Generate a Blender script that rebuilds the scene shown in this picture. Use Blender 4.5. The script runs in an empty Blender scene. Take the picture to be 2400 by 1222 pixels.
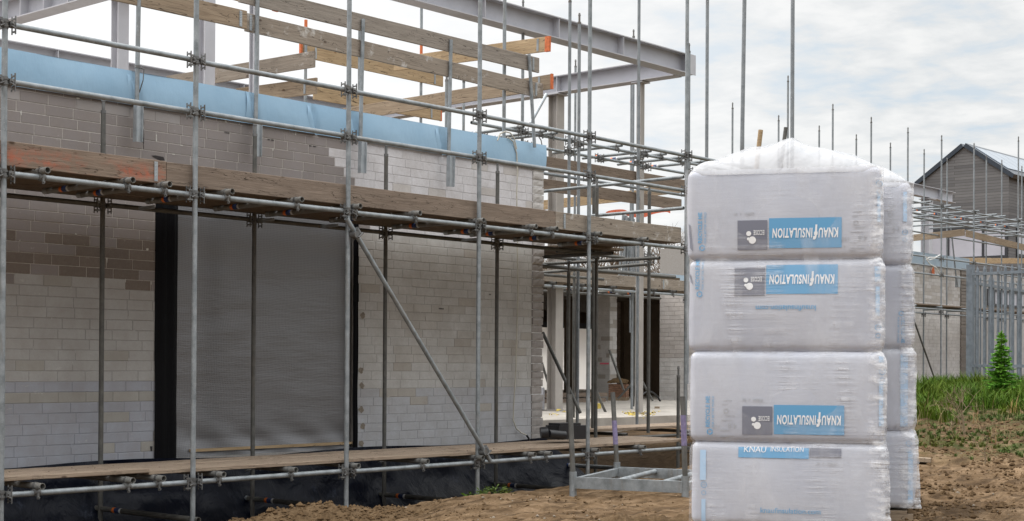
import bpy, bmesh, math, random
from mathutils import Vector, Matrix, noise
random.seed(7)
S = bpy.context.scene
C = S.collection
R = math.radians

# ------------------------------------------------------------------ camera, sky, sun
# world origin = eye point of the photographer; X runs along the near facade, Y into the site
FPX, YAW, PIT, ROL, CX, CY = 3486.68, R(41.0386), R(.463), R(.32985), 1200.0, 826.92
F0 = Vector((math.cos(YAW), math.sin(YAW), 0)); R0 = Vector((math.sin(YAW), -math.cos(YAW), 0)); U0 = Vector((0, 0, 1))
F2 = F0*math.cos(PIT)+U0*math.sin(PIT); U2 = U0*math.cos(PIT)-F0*math.sin(PIT)
R3 = R0*math.cos(ROL)+U2*math.sin(ROL); U3 = U2*math.cos(ROL)-R0*math.sin(ROL)
cd = bpy.data.cameras.new('camera'); cam = bpy.data.objects.new('camera', cd); C.objects.link(cam)
m = Matrix.Identity(4)
for i in range(3):
    m[i][0] = R3[i]; m[i][1] = U3[i]; m[i][2] = -F2[i]
cam.matrix_world = m
cd.sensor_width = 36; cd.lens = 36*FPX/2400; cd.shift_y = (CY-611)/2400
cd.clip_start = .1; cd.clip_end = 3000
S.camera = cam
S.view_settings.view_transform = 'Standard'; S.view_settings.look = 'None'
S.view_settings.exposure = 0.0; S.view_settings.gamma = 1
S.render.resolution_x = 1024; S.render.resolution_y = 521
S.cycles.max_bounces = 8; S.cycles.transparent_max_bounces = 12

SUN_EL, SUN_AZ = 42, YAW + R(62)          # sun high behind the building, to the left
sd = Vector((math.cos(SUN_AZ)*math.cos(R(SUN_EL)), math.sin(SUN_AZ)*math.cos(R(SUN_EL)), math.sin(R(SUN_EL))))
sl = bpy.data.lights.new('sun', 'SUN'); sun = bpy.data.objects.new('sun', sl); C.objects.link(sun)
sl.energy = 1.5; sl.angle = R(12); sl.color = (1, .95, .88)
sun.rotation_euler = (-sd).to_track_quat('-Z', 'Y').to_euler(); sun.location = (0, 0, 30)

W = bpy.data.worlds.new('World'); S.world = W; W.use_nodes = True
nt = W.node_tree; N = nt.nodes; LK = nt.links; N.clear()
def nd(t, **kw):
    n = N.new(t)
    for k, v in kw.items(): setattr(n, k, v)
    return n
def mth(op, a, b=None, c=None, clamp=False):
    n = N.new('ShaderNodeMath'); n.operation = op; n.use_clamp = clamp
    for i, x in enumerate((a, b, c)):
        if x is None: continue
        if hasattr(x, 'links'): LK.new(x, n.inputs[i])
        else: n.inputs[i].default_value = x
    return n.outputs[0]
out = nd('ShaderNodeOutputWorld'); bgn = nd('ShaderNodeBackground')
sky = nd('ShaderNodeTexSky', sky_type='NISHITA'); sky.sun_disc = False
sky.sun_elevation = R(SUN_EL); sky.sun_rotation = math.pi/2 - SUN_AZ
tc = nd('ShaderNodeTexCoord'); sx = nd('ShaderNodeSeparateXYZ'); LK.new(tc.outputs['Generated'], sx.inputs[0])
zz = mth('ADD', mth('MAXIMUM', sx.outputs[2], 0), .12)
u_ = mth('DIVIDE', sx.outputs[0], zz); v_ = mth('DIVIDE', sx.outputs[1], zz)
cb = nd('ShaderNodeCombineXYZ'); LK.new(u_, cb.inputs[0]); LK.new(v_, cb.inputs[1])
n1 = nd('ShaderNodeTexNoise'); n1.inputs['Scale'].default_value = 5.5; n1.inputs['Detail'].default_value = 9; n1.inputs['Roughness'].default_value = .60; n1.inputs['Distortion'].default_value = .15
n2 = nd('ShaderNodeTexNoise'); n2.inputs['Scale'].default_value = 1.5; n2.inputs['Detail'].default_value = 4
LK.new(cb.outputs[0], n1.inputs['Vector']); LK.new(cb.outputs[0], n2.inputs['Vector'])
cl = mth('ADD', mth('MULTIPLY', n1.outputs[0], .62), mth('MULTIPLY', n2.outputs[0], .38))
rp = nd('ShaderNodeValToRGB'); LK.new(cl, rp.inputs[0])
rp.color_ramp.elements[0].position = .39; rp.color_ramp.elements[0].color = (.64, .72, .79, 1)
rp.color_ramp.elements[1].position = .58; rp.color_ramp.elements[1].color = (.90, .90, .89, 1)
e = rp.color_ramp.elements.new(.48); e.color = (.78, .795, .80, 1)
# whiter towards the hidden sun (left) and the zenith
hz = mth('SUBTRACT', 1, mth('MULTIPLY', mth('MAXIMUM', sx.outputs[2], 0), 7), clamp=True)   # 1 at the horizon
lx = mth('ADD', mth('MULTIPLY', sx.outputs[0], -R0.x), mth('MULTIPLY', sx.outputs[1], -R0.y))  # + towards the left
lf = mth('MULTIPLY_ADD', lx, 2.6, .62, clamp=True)
mixw = nd('ShaderNodeMixRGB'); LK.new(mth('MAXIMUM', mth('MULTIPLY', hz, .85), lf), mixw.inputs[0]); LK.new(rp.outputs[0], mixw.inputs[1]); mixw.inputs[2].default_value = (.835, .835, .835, 1)
gain = mth('MULTIPLY_ADD', lf, .22, 1.0)
zen = mth('MULTIPLY', mth('SUBTRACT', sx.outputs[2], .28), 2.2, clamp=True)
gain = mth('MULTIPLY', gain, mth('MULTIPLY_ADD', zen, 1.9, 1))
# the low sky opposite the sun is duller
fwd = mth('ADD', mth('MULTIPLY', sx.outputs[0], F0.x), mth('MULTIPLY', sx.outputs[1], F0.y))
low = mth('SUBTRACT', 1, mth('MULTIPLY', mth('MAXIMUM', sx.outputs[2], 0), 1.6), clamp=True)
gain = mth('MULTIPLY', gain, mth('SUBTRACT', 1, mth('MULTIPLY', mth('MULTIPLY', mth('MULTIPLY_ADD', fwd, -1.6, -.2, clamp=True), low), .40)))
vm = nd('ShaderNodeVectorMath', operation='SCALE'); LK.new(mixw.outputs[0], vm.inputs[0]); LK.new(gain, vm.inputs['Scale'])
vs = nd('ShaderNodeVectorMath', operation='SCALE'); LK.new(sky.outputs[0], vs.inputs[0]); vs.inputs['Scale'].default_value = .006
va = nd('ShaderNodeVectorMath', operation='ADD'); LK.new(vm.outputs[0], va.inputs[0]); LK.new(vs.outputs[0], va.inputs[1])
LK.new(va.outputs[0], bgn.inputs[0]); bgn.inputs[1].default_value = 1.0; LK.new(bgn.outputs[0], out.inputs[0])

# ------------------------------------------------------------------ placing helpers: a sight line cut by a real plane of the site
def ray(px, py): return F2 + R3*((px-CX)/FPX) - U3*((py-CY)/FPX)
def onY(px, py, Y): d = ray(px, py); return d*(Y/d.y)
def onX(px, py, X): d = ray(px, py); return d*(X/d.x)
def onZ(px, py, z): d = ray(px, py); return d*(z/d.z)
def at(px, py, D): return ray(px, py)*D
def hs(k): return 0 if k < 0 else 1 if k > 1 else k*k*(3-2*k)

# ------------------------------------------------------------------ materials
def mat(name, build):
    m = bpy.data.materials.new(name); m.use_nodes = True
    t = m.node_tree; b = t.nodes['Principled BSDF']
    build(G(t, b)); return m
class G:
    def __init__(s, t, b): s.t = t; s.b = b
    def n(s, typ, inp=None, **kw):
        x = s.t.nodes.new(typ)
        for k, v in kw.items(): setattr(x, k, v)
        for k, v in (inp or {}).items(): s.set(x.inputs[k], v)
        return x
    def set(s, sock, v):
        if hasattr(v, 'is_linked') or hasattr(v, 'links'): s.t.links.new(v, sock)
        else: sock.default_value = v
    def p(s, **kw):
        for k, v in kw.items(): s.set(s.b.inputs[k.replace('_', ' ')], v)
    def co(s, which='Object', scale=(1, 1, 1), rnd=False, rot=(0, 0, 0)):
        tc = s.n('ShaderNodeTexCoord'); v = tc.outputs[which]
        if rnd:
            oi = s.n('ShaderNodeObjectInfo'); 
            mu = s.n('ShaderNodeVectorMath', operation='SCALE'); mu.inputs[0].default_value = (31, 17, 53); s.t.links.new(oi.outputs['Random'], mu.inputs['Scale'])
            ad = s.n('ShaderNodeVectorMath', operation='ADD'); s.t.links.new(v, ad.inputs[0]); s.t.links.new(mu.outputs[0], ad.inputs[1]); v = ad.outputs[0]
        mp = s.n('ShaderNodeMapping'); mp.inputs['Scale'].default_value = scale; mp.inputs['Rotation'].default_value = rot
        s.t.links.new(v, mp.inputs[0]); return mp.outputs[0]
    def noise(s, v, sc, det=4, rough=.55, dist=0): return s.n('ShaderNodeTexNoise', {'Vector': v, 'Scale': sc, 'Detail': det, 'Roughness': rough, 'Distortion': dist}).outputs[0]
    def ramp(s, f, stops):
        r = s.n('ShaderNodeValToRGB'); s.t.links.new(f, r.inputs[0]); el = r.color_ramp.elements
        el[0].position, el[0].color = stops[0][0], c4(stops[0][1]); el[1].position, el[1].color = stops[-1][0], c4(stops[-1][1])
        for p_, c_ in stops[1:-1]: e = el.new(p_); e.color = c4(c_)
        return r.outputs[0]
    def mix(s, f, a, b, mode='MIX'):
        x = s.n('ShaderNodeMixRGB', blend_type=mode); s.set(x.inputs[0], f)
        s.set(x.inputs[1], c4(a) if isinstance(a, tuple) else a); s.set(x.inputs[2], c4(b) if isinstance(b, tuple) else b); return x.outputs[0]
    def m(s, op, a, b=0, clamp=False):
        x = s.n('ShaderNodeMath', operation=op); x.use_clamp = clamp; s.set(x.inputs[0], a); s.set(x.inputs[1], b); return x.outputs[0]
    def bump(s, h, st=.3, d=.01): s.p(Normal=s.n('ShaderNodeBump', {'Height': h, 'Strength': st, 'Distance': d}).outputs[0])
def c4(c): return (c[0], c[1], c[2], 1) if isinstance(c, tuple) else (c, c, c, 1)

def galv(name, dark, lite, rust, rough=.5, metal=.45):
    def f(g):
        v = g.co(rnd=True); n = g.noise(v, 9, 6, .65); n2 = g.noise(g.co(scale=(1, 1, .15), rnd=True), 14, 3); n3 = g.noise(v, 55, 4, .7)
        col = g.ramp(n, [(.3, dark), (.7, lite)])
        col = g.mix(g.ramp(n2, [(.55, 0.), (.75, .6)]), col, rust)
        col = g.mix(g.ramp(n3, [(.62, 0.), (.72, .7)]), col, tuple(min(1, c*1.5) for c in lite))
        g.p(Base_Color=col, Roughness=g.ramp(n, [(.3, rough-.1), (.7, rough+.15)]), Metallic=metal); g.bump(n3, .15, .002)
    return mat(name, f)
M = {}
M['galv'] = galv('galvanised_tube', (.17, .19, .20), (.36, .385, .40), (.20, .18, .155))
M['galv_old_shade'] = galv('old_shaded_tube', (.06, .06, .055), (.145, .14, .128), (.10, .075, .05), .6, .2)  # dull old tube; the shade under the decks is put into its colour
M['fence'] = galv('fence_zinc', (.12, .14, .165), (.22, .25, .285), (.10, .10, .10), .55, .3)
M['galv_far'] = galv('dull_galvanised_tube', (.17, .19, .205), (.31, .33, .345), (.16, .15, .14), .6, .3)
M['clamp'] = galv('coupler_steel', (.10, .10, .10), (.22, .22, .215), (.13, .10, .07), .55, .5)
M['bracket'] = galv('zinc_plate', (.30, .33, .35), (.46, .49, .51), (.28, .27, .25), .42, .55)

def wood(name, a, b, knot, stain=None, st=.5, orange=False):
    def f(g):
        v = g.co(scale=(.55, 7, 7), rnd=True); v1 = g.co(rnd=True)
        n = g.noise(v, 3.2, 8, .65, .8); fine = g.noise(g.co(scale=(.8, 26, 26), rnd=True), 5, 6, .7)
        big = g.noise(v1, 1.3, 4, .6)
        col = g.ramp(n, [(.28, a), (.72, b)])
        col = g.mix(g.ramp(fine, [(.35, .55), (.6, 0.)]), col, tuple(c*.45 for c in a))
        col = g.mix(g.ramp(big, [(.4, 0.), (.75, .55)]), col, tuple(c*.72 for c in b))
        vo = g.n('ShaderNodeTexVoronoi', {'Vector': g.co(scale=(1, 1.9, 1.9), rnd=True), 'Scale': 2.6}); 
        col = g.mix(g.ramp(vo.outputs[0], [(.045, .9), (.10, 0.)]), col, knot)
        if stain is not None:
            s_ = g.noise(v1, 3.5, 6, .75); col = g.mix(g.ramp(s_, [(.56, 0.), (.66, .8)]), col, stain)
        cr = g.noise(g.co(scale=(.5, 5, 5), rnd=True), 2.2, 3, .5, 1.2)
        crm = g.ramp(g.m('ABSOLUTE', g.m('SUBTRACT', cr, .5)), [(.0, 1.), (.006, 0.)])
        col = g.mix(crm, col, (.03, .022, .016))
        if orange:
            o_ = g.noise(g.co(scale=(.7, 2.5, 2.5), rnd=True), 1.6, 6, .7)
            o2 = g.noise(v1, 22, 6, .7)
            mk = g.m('MULTIPLY', g.ramp(o_, [(.50, 0.), (.60, .6)]), g.ramp(o2, [(.35, .1), (.6, 1.)]))
            sp = g.n('ShaderNodeSeparateXYZ', {0: g.co()}); zm = g.m('SUBTRACT', 1.05, g.m('MULTIPLY', g.m('ABSOLUTE', g.m('ADD', sp.outputs[2], .03)), 9.), True); mk = g.m('MULTIPLY', g.m('MULTIPLY', mk, zm), g.m('LESS_THAN', sp.outputs[0], 3.3))
            col = g.mix(mk, col, (.52, .12, .06))
        g.p(Base_Color=col, Roughness=.88, Specular_IOR_Level=.2); g.bump(g.m('ADD', g.m('ADD', fine, n), g.m('MULTIPLY', crm, -1.)), .45, .006)
    return mat(name, f)
M['wood_toe'] = wood('weathered_toe_board', (.185, .14, .108), (.335, .265, .21), (.07, .045, .03))
M['wood_toe_orange'] = wood('orange_smeared_toe_board', (.19, .14, .105), (.34, .26, .20), (.07, .045, .03), orange=True)
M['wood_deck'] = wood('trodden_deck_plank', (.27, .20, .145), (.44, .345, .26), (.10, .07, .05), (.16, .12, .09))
M['wood_under'] = wood('shaded_side_plank', (.12, .088, .06), (.21, .16, .115), (.05, .035, .02))  # darker than the deck wood: underside shade put into the colour
M['wood_grey'] = wood('grey_weathered_board', (.26, .215, .17), (.42, .36, .30), (.09, .065, .05), (.60, .58, .55))
M['wood_plain_grey'] = wood('grey_board', (.27, .235, .20), (.40, .355, .31), (.10, .075, .06))
M['wood_new'] = wood('fresh_pine_board', (.36, .25, .14), (.58, .43, .27), (.17, .08, .03))
M['wood_mid'] = wood('yellow_brown_board', (.28, .21, .145), (.44, .345, .25), (.12, .07, .04))
def flat(name, col, rough=.8, metal=0., var=.25, sc=12, bump=.2):
    def f(g):
        n = g.noise(g.co(rnd=True), sc, 5, .6)
        g.p(Base_Color=g.ramp(n, [(.3, tuple(c*(1-var) for c in col)), (.7, tuple(min(1, c*(1+var)) for c in col))]), Roughness=rough, Metallic=metal, Specular_IOR_Level=.12 if rough >= .8 else .45)
        if bump: g.bump(n, bump, .004)
    return mat(name, f)
M['orange'] = flat('orange_paint', (.58, .15, .05), .7, var=.3, sc=25)
M['band_orange'] = flat('orange_sticker', (.80, .20, .04), .5, var=.1)
M['band_blue'] = flat('dark_blue_sticker', (.025, .045, .13), .45, var=.1)
M['band_white'] = flat('pale_sticker', (.6, .6, .6), .5, var=.1)
M['purple'] = flat('purple_paint', (.19, .16, .27), .7, var=.25, sc=40)
M['steel'] = flat('lilac_grey_primer', (.46, .46, .49), .5, .0, .07, 3, .05)
M['steel_web'] = flat('grey_primer', (.415, .42, .46), .5, .0, .07, 3, .05)
M['stamp'] = flat('ink', (.05, .045, .045), .8)
def f(g):
    a = g.n('ShaderNodeAttribute', attribute_name='blk').outputs['Color']; n = g.noise(g.co(), 30, 5, .65)
    g.p(Base_Color=g.mix(g.ramp(n, [(.35, .4), (.6, 0.)]), a, (.24, .215, .19)), Roughness=.95, Specular_IOR_Level=.1); g.bump(n, .4, .004)
M['mortar'] = mat('pale_block_glue', f)
M['render_coat'] = flat('grey_render_coat', (.42, .41, .40), .95, var=.15, sc=3)
M['slab'] = flat('dusty_concrete', (.43, .395, .35), .9, var=.22, sc=2.2)
M['concrete'] = flat('raw_concrete', (.33, .31, .29), .9, var=.2, sc=3)
M['brown_soffit'] = flat('brown_soffit', (.10, .075, .052), .85, var=.25, sc=2)
M['dark_frame'] = flat('anthracite_frame', (.028, .03, .036), .45, var=.1)
M['black_plastic'] = flat('black_plastic', (.018, .018, .02), .4, var=.2)
M['cable'] = flat('cream_cable', (.50, .47, .40), .6, var=.1)
M['brick_red'] = flat('red_brick', (.26, .15, .10), .9, var=.4, sc=9)
M['yellow'] = flat('yellow_foam', (.62, .48, .13), .8, var=.2)
M['red'] = flat('red_orange_net', (.62, .14, .07), .7, var=.2)
M['bark'] = flat('grey_brown_bark', (.16, .125, .095), .9, var=.3, sc=10)
M['twig'] = flat('dry_twig', (.22, .17, .11), .9, var=.3)
M['clod'] = flat('soil_crumb', (.125, .08, .042), .95, var=.35, sc=14, bump=.5)
M['stone'] = flat('pale_stone', (.27, .23, .18), .85, var=.3, sc=9)
M['white_tarp'] = flat('white_tarp', (.72, .71, .69), .6, var=.08, sc=4)
M['pane'] = flat('window_pane', (.42, .42, .47), .06, .0, .12, .5, 0)
M['pv'] = flat('solar_panel', (.30, .36, .43), .12, .2, .1, .6, 0)
M['roof_dark'] = flat('dark_roof_metal', (.035, .045, .06), .35, .3, .2)
M['blue_membrane_far'] = flat('pale_blue_membrane', (.36, .46, .55), .5, var=.1, sc=2)

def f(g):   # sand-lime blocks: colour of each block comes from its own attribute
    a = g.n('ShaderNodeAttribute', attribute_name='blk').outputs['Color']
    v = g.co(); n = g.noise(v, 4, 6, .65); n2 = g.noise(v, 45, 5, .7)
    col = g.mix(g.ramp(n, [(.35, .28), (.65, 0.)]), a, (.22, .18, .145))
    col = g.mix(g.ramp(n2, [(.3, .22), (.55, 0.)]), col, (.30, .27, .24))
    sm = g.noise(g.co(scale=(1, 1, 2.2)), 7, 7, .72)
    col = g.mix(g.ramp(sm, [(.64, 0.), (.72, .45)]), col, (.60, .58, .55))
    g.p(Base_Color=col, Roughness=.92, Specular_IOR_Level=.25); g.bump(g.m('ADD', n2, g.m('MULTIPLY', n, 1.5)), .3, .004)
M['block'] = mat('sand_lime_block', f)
def f(g):
    v = g.co(); n = g.noise(v, 1.2, 4, .55); n2 = g.noise(g.co(scale=(1, 1, .5)), 3, 5, .6)
    g.p(Base_Color=g.ramp(n, [(.3, (.27, .44, .60)), (.7, (.36, .54, .70))]), Roughness=.42, Specular_IOR_Level=.4)
    g.bump(g.m('ADD', n2, n), .35, .03)
M['blue'] = mat('blue_membrane', f)
def f(g):
    v = g.co(); n = g.noise(g.co(scale=(1, 1, .6)), 2.2, 6, .6, .6); d = g.noise(v, 3, 8, .75); st = g.noise(g.co(scale=(6, 6, .7)), 3, 6, .7)
    col = g.mix(g.m('MULTIPLY', g.ramp(d, [(.57, 0.), (.68, .6)]), g.ramp(st, [(.4, 0.), (.65, 1.)])), (.003, .0048, .012), (.10, .12, .17))
    g.p(Base_Color=col, Roughness=g.ramp(d, [(.3, .25), (.7, .45)]), Specular_IOR_Level=.16); g.bump(n, .7, .07)
M['dpm'] = mat('black_blue_sheeting', f)
def f(g):
    n = g.noise(g.co(scale=(9, 9, .4)), 1.5, 4, .5)
    g.p(Base_Color=(.005, .005, .006, 1), Roughness=.5, Specular_IOR_Level=.08); g.bump(n, .5, .03)
M['black_film'] = mat('black_film', f)
def f(g):   # woven foil with a small square raster and long ripples
    v = g.co(); sp = g.n('ShaderNodeSeparateXYZ', {0: v})
    def wv(s, k): return g.m('SINE', g.m('MULTIPLY', s, k))
    wob = g.m('MULTIPLY', g.noise(v, 1.2, 3), .12)
    gx = wv(g.m('ADD', sp.outputs[0], wob), 6.2832/.021); gz = wv(g.m('ADD', sp.outputs[2], wob), 6.2832/.019)
    gr = g.m('MAXIMUM', gx, gz); rp_ = g.noise(g.co(scale=(.55, 1, 3.2), rot=(0, .12, 0)), 5.5, 5, .55, .4); f2 = g.noise(g.co(scale=(.6, 1, 5)), 9, 5, .6)
    col = g.mix(g.ramp(gr, [(.0, 0.), (1., 1.)]), (.16, .16, .165), (.215, .213, .22))
    g.p(Base_Color=col, Metallic=.5, Roughness=.36)
    h = g.m('ADD', g.m('ADD', g.m('MULTIPLY', gr, .018), g.m('MULTIPLY', rp_, .22)), g.m('MULTIPLY', f2, .06)); g.bump(h, .42, .03)
M['foil'] = mat('silver_woven_foil', f)
def f(g):
    v = g.co('Object'); n = g.noise(v, .55, 6, .6); n2 = g.noise(v, 5, 8, .68); n3 = g.noise(v, 26, 5, .7); tr = g.noise(g.co(scale=(.5, 2.4, 1), rot=(0, 0, -.5)), 2.2, 6, .65, 1.0)
    col = g.ramp(n2, [(.3, (.075, .044, .020)), (.5, (.20, .130, .072)), (.7, (.34, .235, .145))])
    col = g.mix(g.ramp(n, [(.35, .6), (.6, 0.)]), col, (.12, .075, .04))
    col = g.mix(g.ramp(tr, [(.38, .75), (.52, 0.)]), col, (.05, .03, .015))
    col = g.mix(g.ramp(n3, [(.3, .35), (.5, 0.)]), col, (.045, .028, .014))
    at_ = g.n('ShaderNodeAttribute', attribute_name='green').outputs['Fac']
    gm = g.m('MULTIPLY', at_, g.ramp(g.noise(v, 3.5, 7, .7), [(.44, 0.), (.56, 1.)]))
    col = g.mix(gm, col, (.035, .055, .010))
    dk = g.n('ShaderNodeAttribute', attribute_name='trench_dark').outputs['Fac']
    col = g.mix(dk, col, (.05, .035, .022))  # soil mixed towards a darker brown along the trench
    g.p(Base_Color=col, Roughness=.95, Specular_IOR_Level=.1); g.bump(g.m('ADD', g.m('MULTIPLY', n2, 1.2), g.m('ADD', g.m('MULTIPLY', tr, 1.4), g.m('MULTIPLY', n3, .35))), .7, .07)
M['sand'] = mat('trodden_sand', f)
def f(g):
    v = g.co(); n = g.noise(v, 7, 8, .75); n3 = g.noise(v, 40, 5, .7)
    col = g.ramp(n, [(.3, (.06, .036, .017)), (.55, (.16, .105, .058)), (.75, (.25, .175, .10))])
    g.p(Base_Color=col, Roughness=.95, Specular_IOR_Level=.1); g.bump(g.m('ADD', n, g.m('MULTIPLY', n3, .4)), .8, .05)
M['soil'] = mat('crumbly_soil', f)
def leaf(name, a, b, sc=8):
    def f(g):
        n = g.noise(g.co(), sc, 3, .6); oi = g.n('ShaderNodeNewGeometry').outputs['Random Per Island']
        col = g.mix(g.m('MULTIPLY', oi, .8), g.ramp(n, [(.3, a), (.7, b)]), tuple(min(1, c*1.7) for c in b)); pt = g.noise(g.co(), 1.1, 3, .6); col = g.mix(g.ramp(pt, [(.48, 0.), (.62, .55)]), col, (b[0]*1.9, b[1]*1.25, b[2]))
        g.p(Base_Color=col, Roughness=.7, Specular_IOR_Level=.12)
    return mat(name, f)
M['grass'] = leaf('grass_blades', (.028, .062, .007), (.065, .12, .012))
M['weed'] = leaf('weed_leaves', (.035, .06, .015), (.07, .10, .025))
M['dry_grass'] = leaf('dry_stems', (.13, .10, .05), (.24, .19, .10))
M['conifer'] = leaf('conifer_needles', (.045, .13, .015), (.12, .28, .035))
M['hedge'] = leaf('far_foliage', (.03, .05, .02), (.07, .10, .035))
def f(g):
    v = g.co(); s3 = g.n('ShaderNodeSeparateXYZ', {0: v}); cv_ = g.n('ShaderNodeCombineXYZ', {0: g.m('ADD', s3.outputs[0], s3.outputs[1]), 1: s3.outputs[2]}).outputs[0]; br = g.n('ShaderNodeTexBrick', {'Vector': cv_, 'Color1': (.105, .105, .11, 1), 'Color2': (.18, .178, .18, 1), 'Mortar': (.05, .047, .045, 1), 'Scale': 1., 'Mortar Size': .009, 'Brick Width': 2.9, 'Row Height': .15, 'Bias': -.1})
    br.offset = .37; n = g.noise(g.co(scale=(.6, .6, 9)), 4, 5, .6)
    g.p(Base_Color=g.mix(g.ramp(n, [(.35, .4), (.6, 0.)]), br.outputs[0], (.10, .09, .085)), Roughness=.85); g.bump(br.outputs['Fac'], -.5, .02)
M['clad'] = mat('grey_timber_cladding', f)
# wrapped packs
def f(g):
    v = g.co(rnd=True); n = g.noise(v, 2.2, 4, .5); w = g.noise(g.co(scale=(1.2, 1, 9), rnd=True), 5, 5, .6)
    g.p(Base_Color=g.ramp(n, [(.3, (.44, .46, .53)), (.7, (.54, .555, .61))]), Roughness=.42); g.bump(g.m('ADD', n, g.m('MULTIPLY', w, .12)), .35, .03)
M['bag'] = mat('white_pack_film', f)
def prt(name, col): return mat(name, lambda g: g.p(Base_Color=c4(col), Roughness=.45))
M['p_blue'] = prt('print_blue', (.13, .36, .60)); M['p_grey'] = prt('print_grey', (.19, .20, .25)); M['p_white'] = prt('print_white', (.86, .87, .88))
M['p_ltblue'] = prt('print_light_blue', (.42, .60, .80)); M['p_ink'] = prt('print_pale_ink', (.40, .41, .44))
def f(g):   # clear stretch film: mostly see-through, milky, with taut horizontal ripples in bunches
    v = g.co(rnd=True); rip = g.noise(g.co(scale=(.9, .9, 30), rnd=True), 1.6, 4, .55, .6)
    bun = g.ramp(g.noise(g.co(scale=(3.2, 3.2, .8), rnd=True), 1.6, 3, .5), [(.50, 0.), (.66, 1.)])
    lo = g.noise(g.co(scale=(1.5, 1.5, .5), rnd=True), 3, 5, .6, .7)
    h = g.m('ADD', g.m('MULTIPLY', g.m('MULTIPLY', rip, bun), 1.3), g.m('MULTIPLY', lo, .9)); g.bump(h, 1., .03)
    ck = g.n('ShaderNodeAttribute', attribute_name='crinkle').outputs['Fac']; cn = g.noise(g.co(scale=(1, 1, 2.5), rnd=True), 11, 5, .65)
    ckm = g.m('MULTIPLY', ck, g.ramp(cn, [(.42, .1), (.62, .8)]))
    al = g.m('ADD', g.m('ADD', g.m('ADD', .05, ckm), g.m('MULTIPLY', g.ramp(lo, [(.45, 0.), (.75, 1.)]), .22)), g.m('MULTIPLY', g.m('MULTIPLY', g.ramp(rip, [(.45, 0.), (.6, 1.)]), bun), .20))
    g.p(Base_Color=(.9, .9, .92, 1), Roughness=.16, Alpha=al, Specular_IOR_Level=.6)
M['wrap'] = mat('clear_stretch_film', f)
def f(g):
    lo = g.noise(g.co(scale=(2, 1, 1)), 1.6, 3, .45, 1.2)
    g.p(Base_Color=(.60, .60, .61, 1), Roughness=.16, Alpha=g.m('ADD', .30, g.m('MULTIPLY', lo, .5), True), Transmission_Weight=0.); g.bump(lo, .7, .05)
M['wrap_top'] = mat('milky_top_film', f)
def f(g):
    g.p(Base_Color=(.83, .82, .80, 1), Roughness=.6)
    tr = g.n('ShaderNodeBsdfTranslucent'); tr.inputs[0].default_value = (.9, .88, .85, 1)
    mx = g.n('ShaderNodeMixShader'); mx.inputs[0].default_value = .55
    g.t.links.new(g.b.outputs[0], mx.inputs[1]); g.t.links.new(tr.outputs[0], mx.inputs[2])
    g.t.links.new(mx.outputs[0], g.t.nodes['Material Output'].inputs[0])
M['tarp_glow'] = mat('translucent_white_sheet', f)

# ------------------------------------------------------------------ mesh helpers
class MB:
    def __init__(s): s.v = []; s.f = []; s.sm = []; s.mi = []
    def add(s, vs, fs, smooth=False, mi=0):
        o = len(s.v); s.v += [tuple(x) for x in vs]
        for q in fs: s.f.append(tuple(i+o for i in q)); s.sm.append(smooth); s.mi.append(mi)
    def box(s, a, b, mi=0, M_=None):
        x0, y0, z0 = a; x1, y1, z1 = b
        vs = [Vector(q) for q in ((x0,y0,z0),(x1,y0,z0),(x1,y1,z0),(x0,y1,z0),(x0,y0,z1),(x1,y0,z1),(x1,y1,z1),(x0,y1,z1))]
        if M_ is not None: vs = [M_ @ q for q in vs]
        s.add(vs, [(0,3,2,1),(4,5,6,7),(0,1,5,4),(1,2,6,5),(2,3,7,6),(3,0,4,7)], False, mi)
    def cyl(s, a, b, r, r2=None, n=10, caps=True, mi=0):
        a = Vector(a); b = Vector(b); d = (b-a)
        if d.length < 1e-6: return
        q = d.to_track_quat('Z', 'Y'); r2 = r if r2 is None else r2
        c = [(math.cos(2*math.pi*i/n), math.sin(2*math.pi*i/n)) for i in range(n)]
        A = [a+q @ Vector((x*r, y*r, 0)) for x, y in c]; B = [b+q @ Vector((x*r2, y*r2, 0)) for x, y in c]
        s.add(A+B, [(i, (i+1) % n, n+(i+1) % n, n+i) for i in range(n)], True, mi)
        if caps: s.add(A, [tuple(range(n))[::-1]], False, mi); s.add(B, [tuple(range(n))], False, mi)
    def path(s, pts, r, n=6, mi=0):
        for i in range(len(pts)-1):
            s.cyl(pts[i], pts[i+1], r, n=n, caps=True, mi=mi)
    def mesh(s, name, mats):
        me = bpy.data.meshes.new(name); me.from_pydata(s.v, [], s.f); me.polygons.foreach_set('use_smooth', s.sm)
        for x in (mats if isinstance(mats, (list, tuple)) else [mats]): me.materials.append(x)
        me.polygons.foreach_set('material_index', s.mi); me.update(); return me
    def build(s, name, mats, parent=None, mw=None):
        return link(name, s.mesh(name, mats), parent, mw)
def link(name, me, parent=None, mw=None):
    o = bpy.data.objects.new(name, me); C.objects.link(o)
    if mw is not None: o.matrix_world = mw
    if parent is not None: o.parent = parent
    return o
def tag(o, label, cat, group=None):
    o['label'] = label; o['category'] = cat
    if group: o['group'] = group
    return o
def struct(o): o['kind'] = 'structure'; return o
def thing(name, label, cat, group=None, loc=(0, 0, 0), rot=None):
    o = bpy.data.objects.new(name, None); C.objects.link(o); o.location = loc; o.empty_display_size = .1
    if rot is not None: o.rotation_mode = 'QUATERNION'; o.rotation_quaternion = rot
    return tag(o, label, cat, group)
def copy_child(ch, parent):
    c = ch.copy(); C.objects.link(c); c.parent = parent; return c

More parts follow.
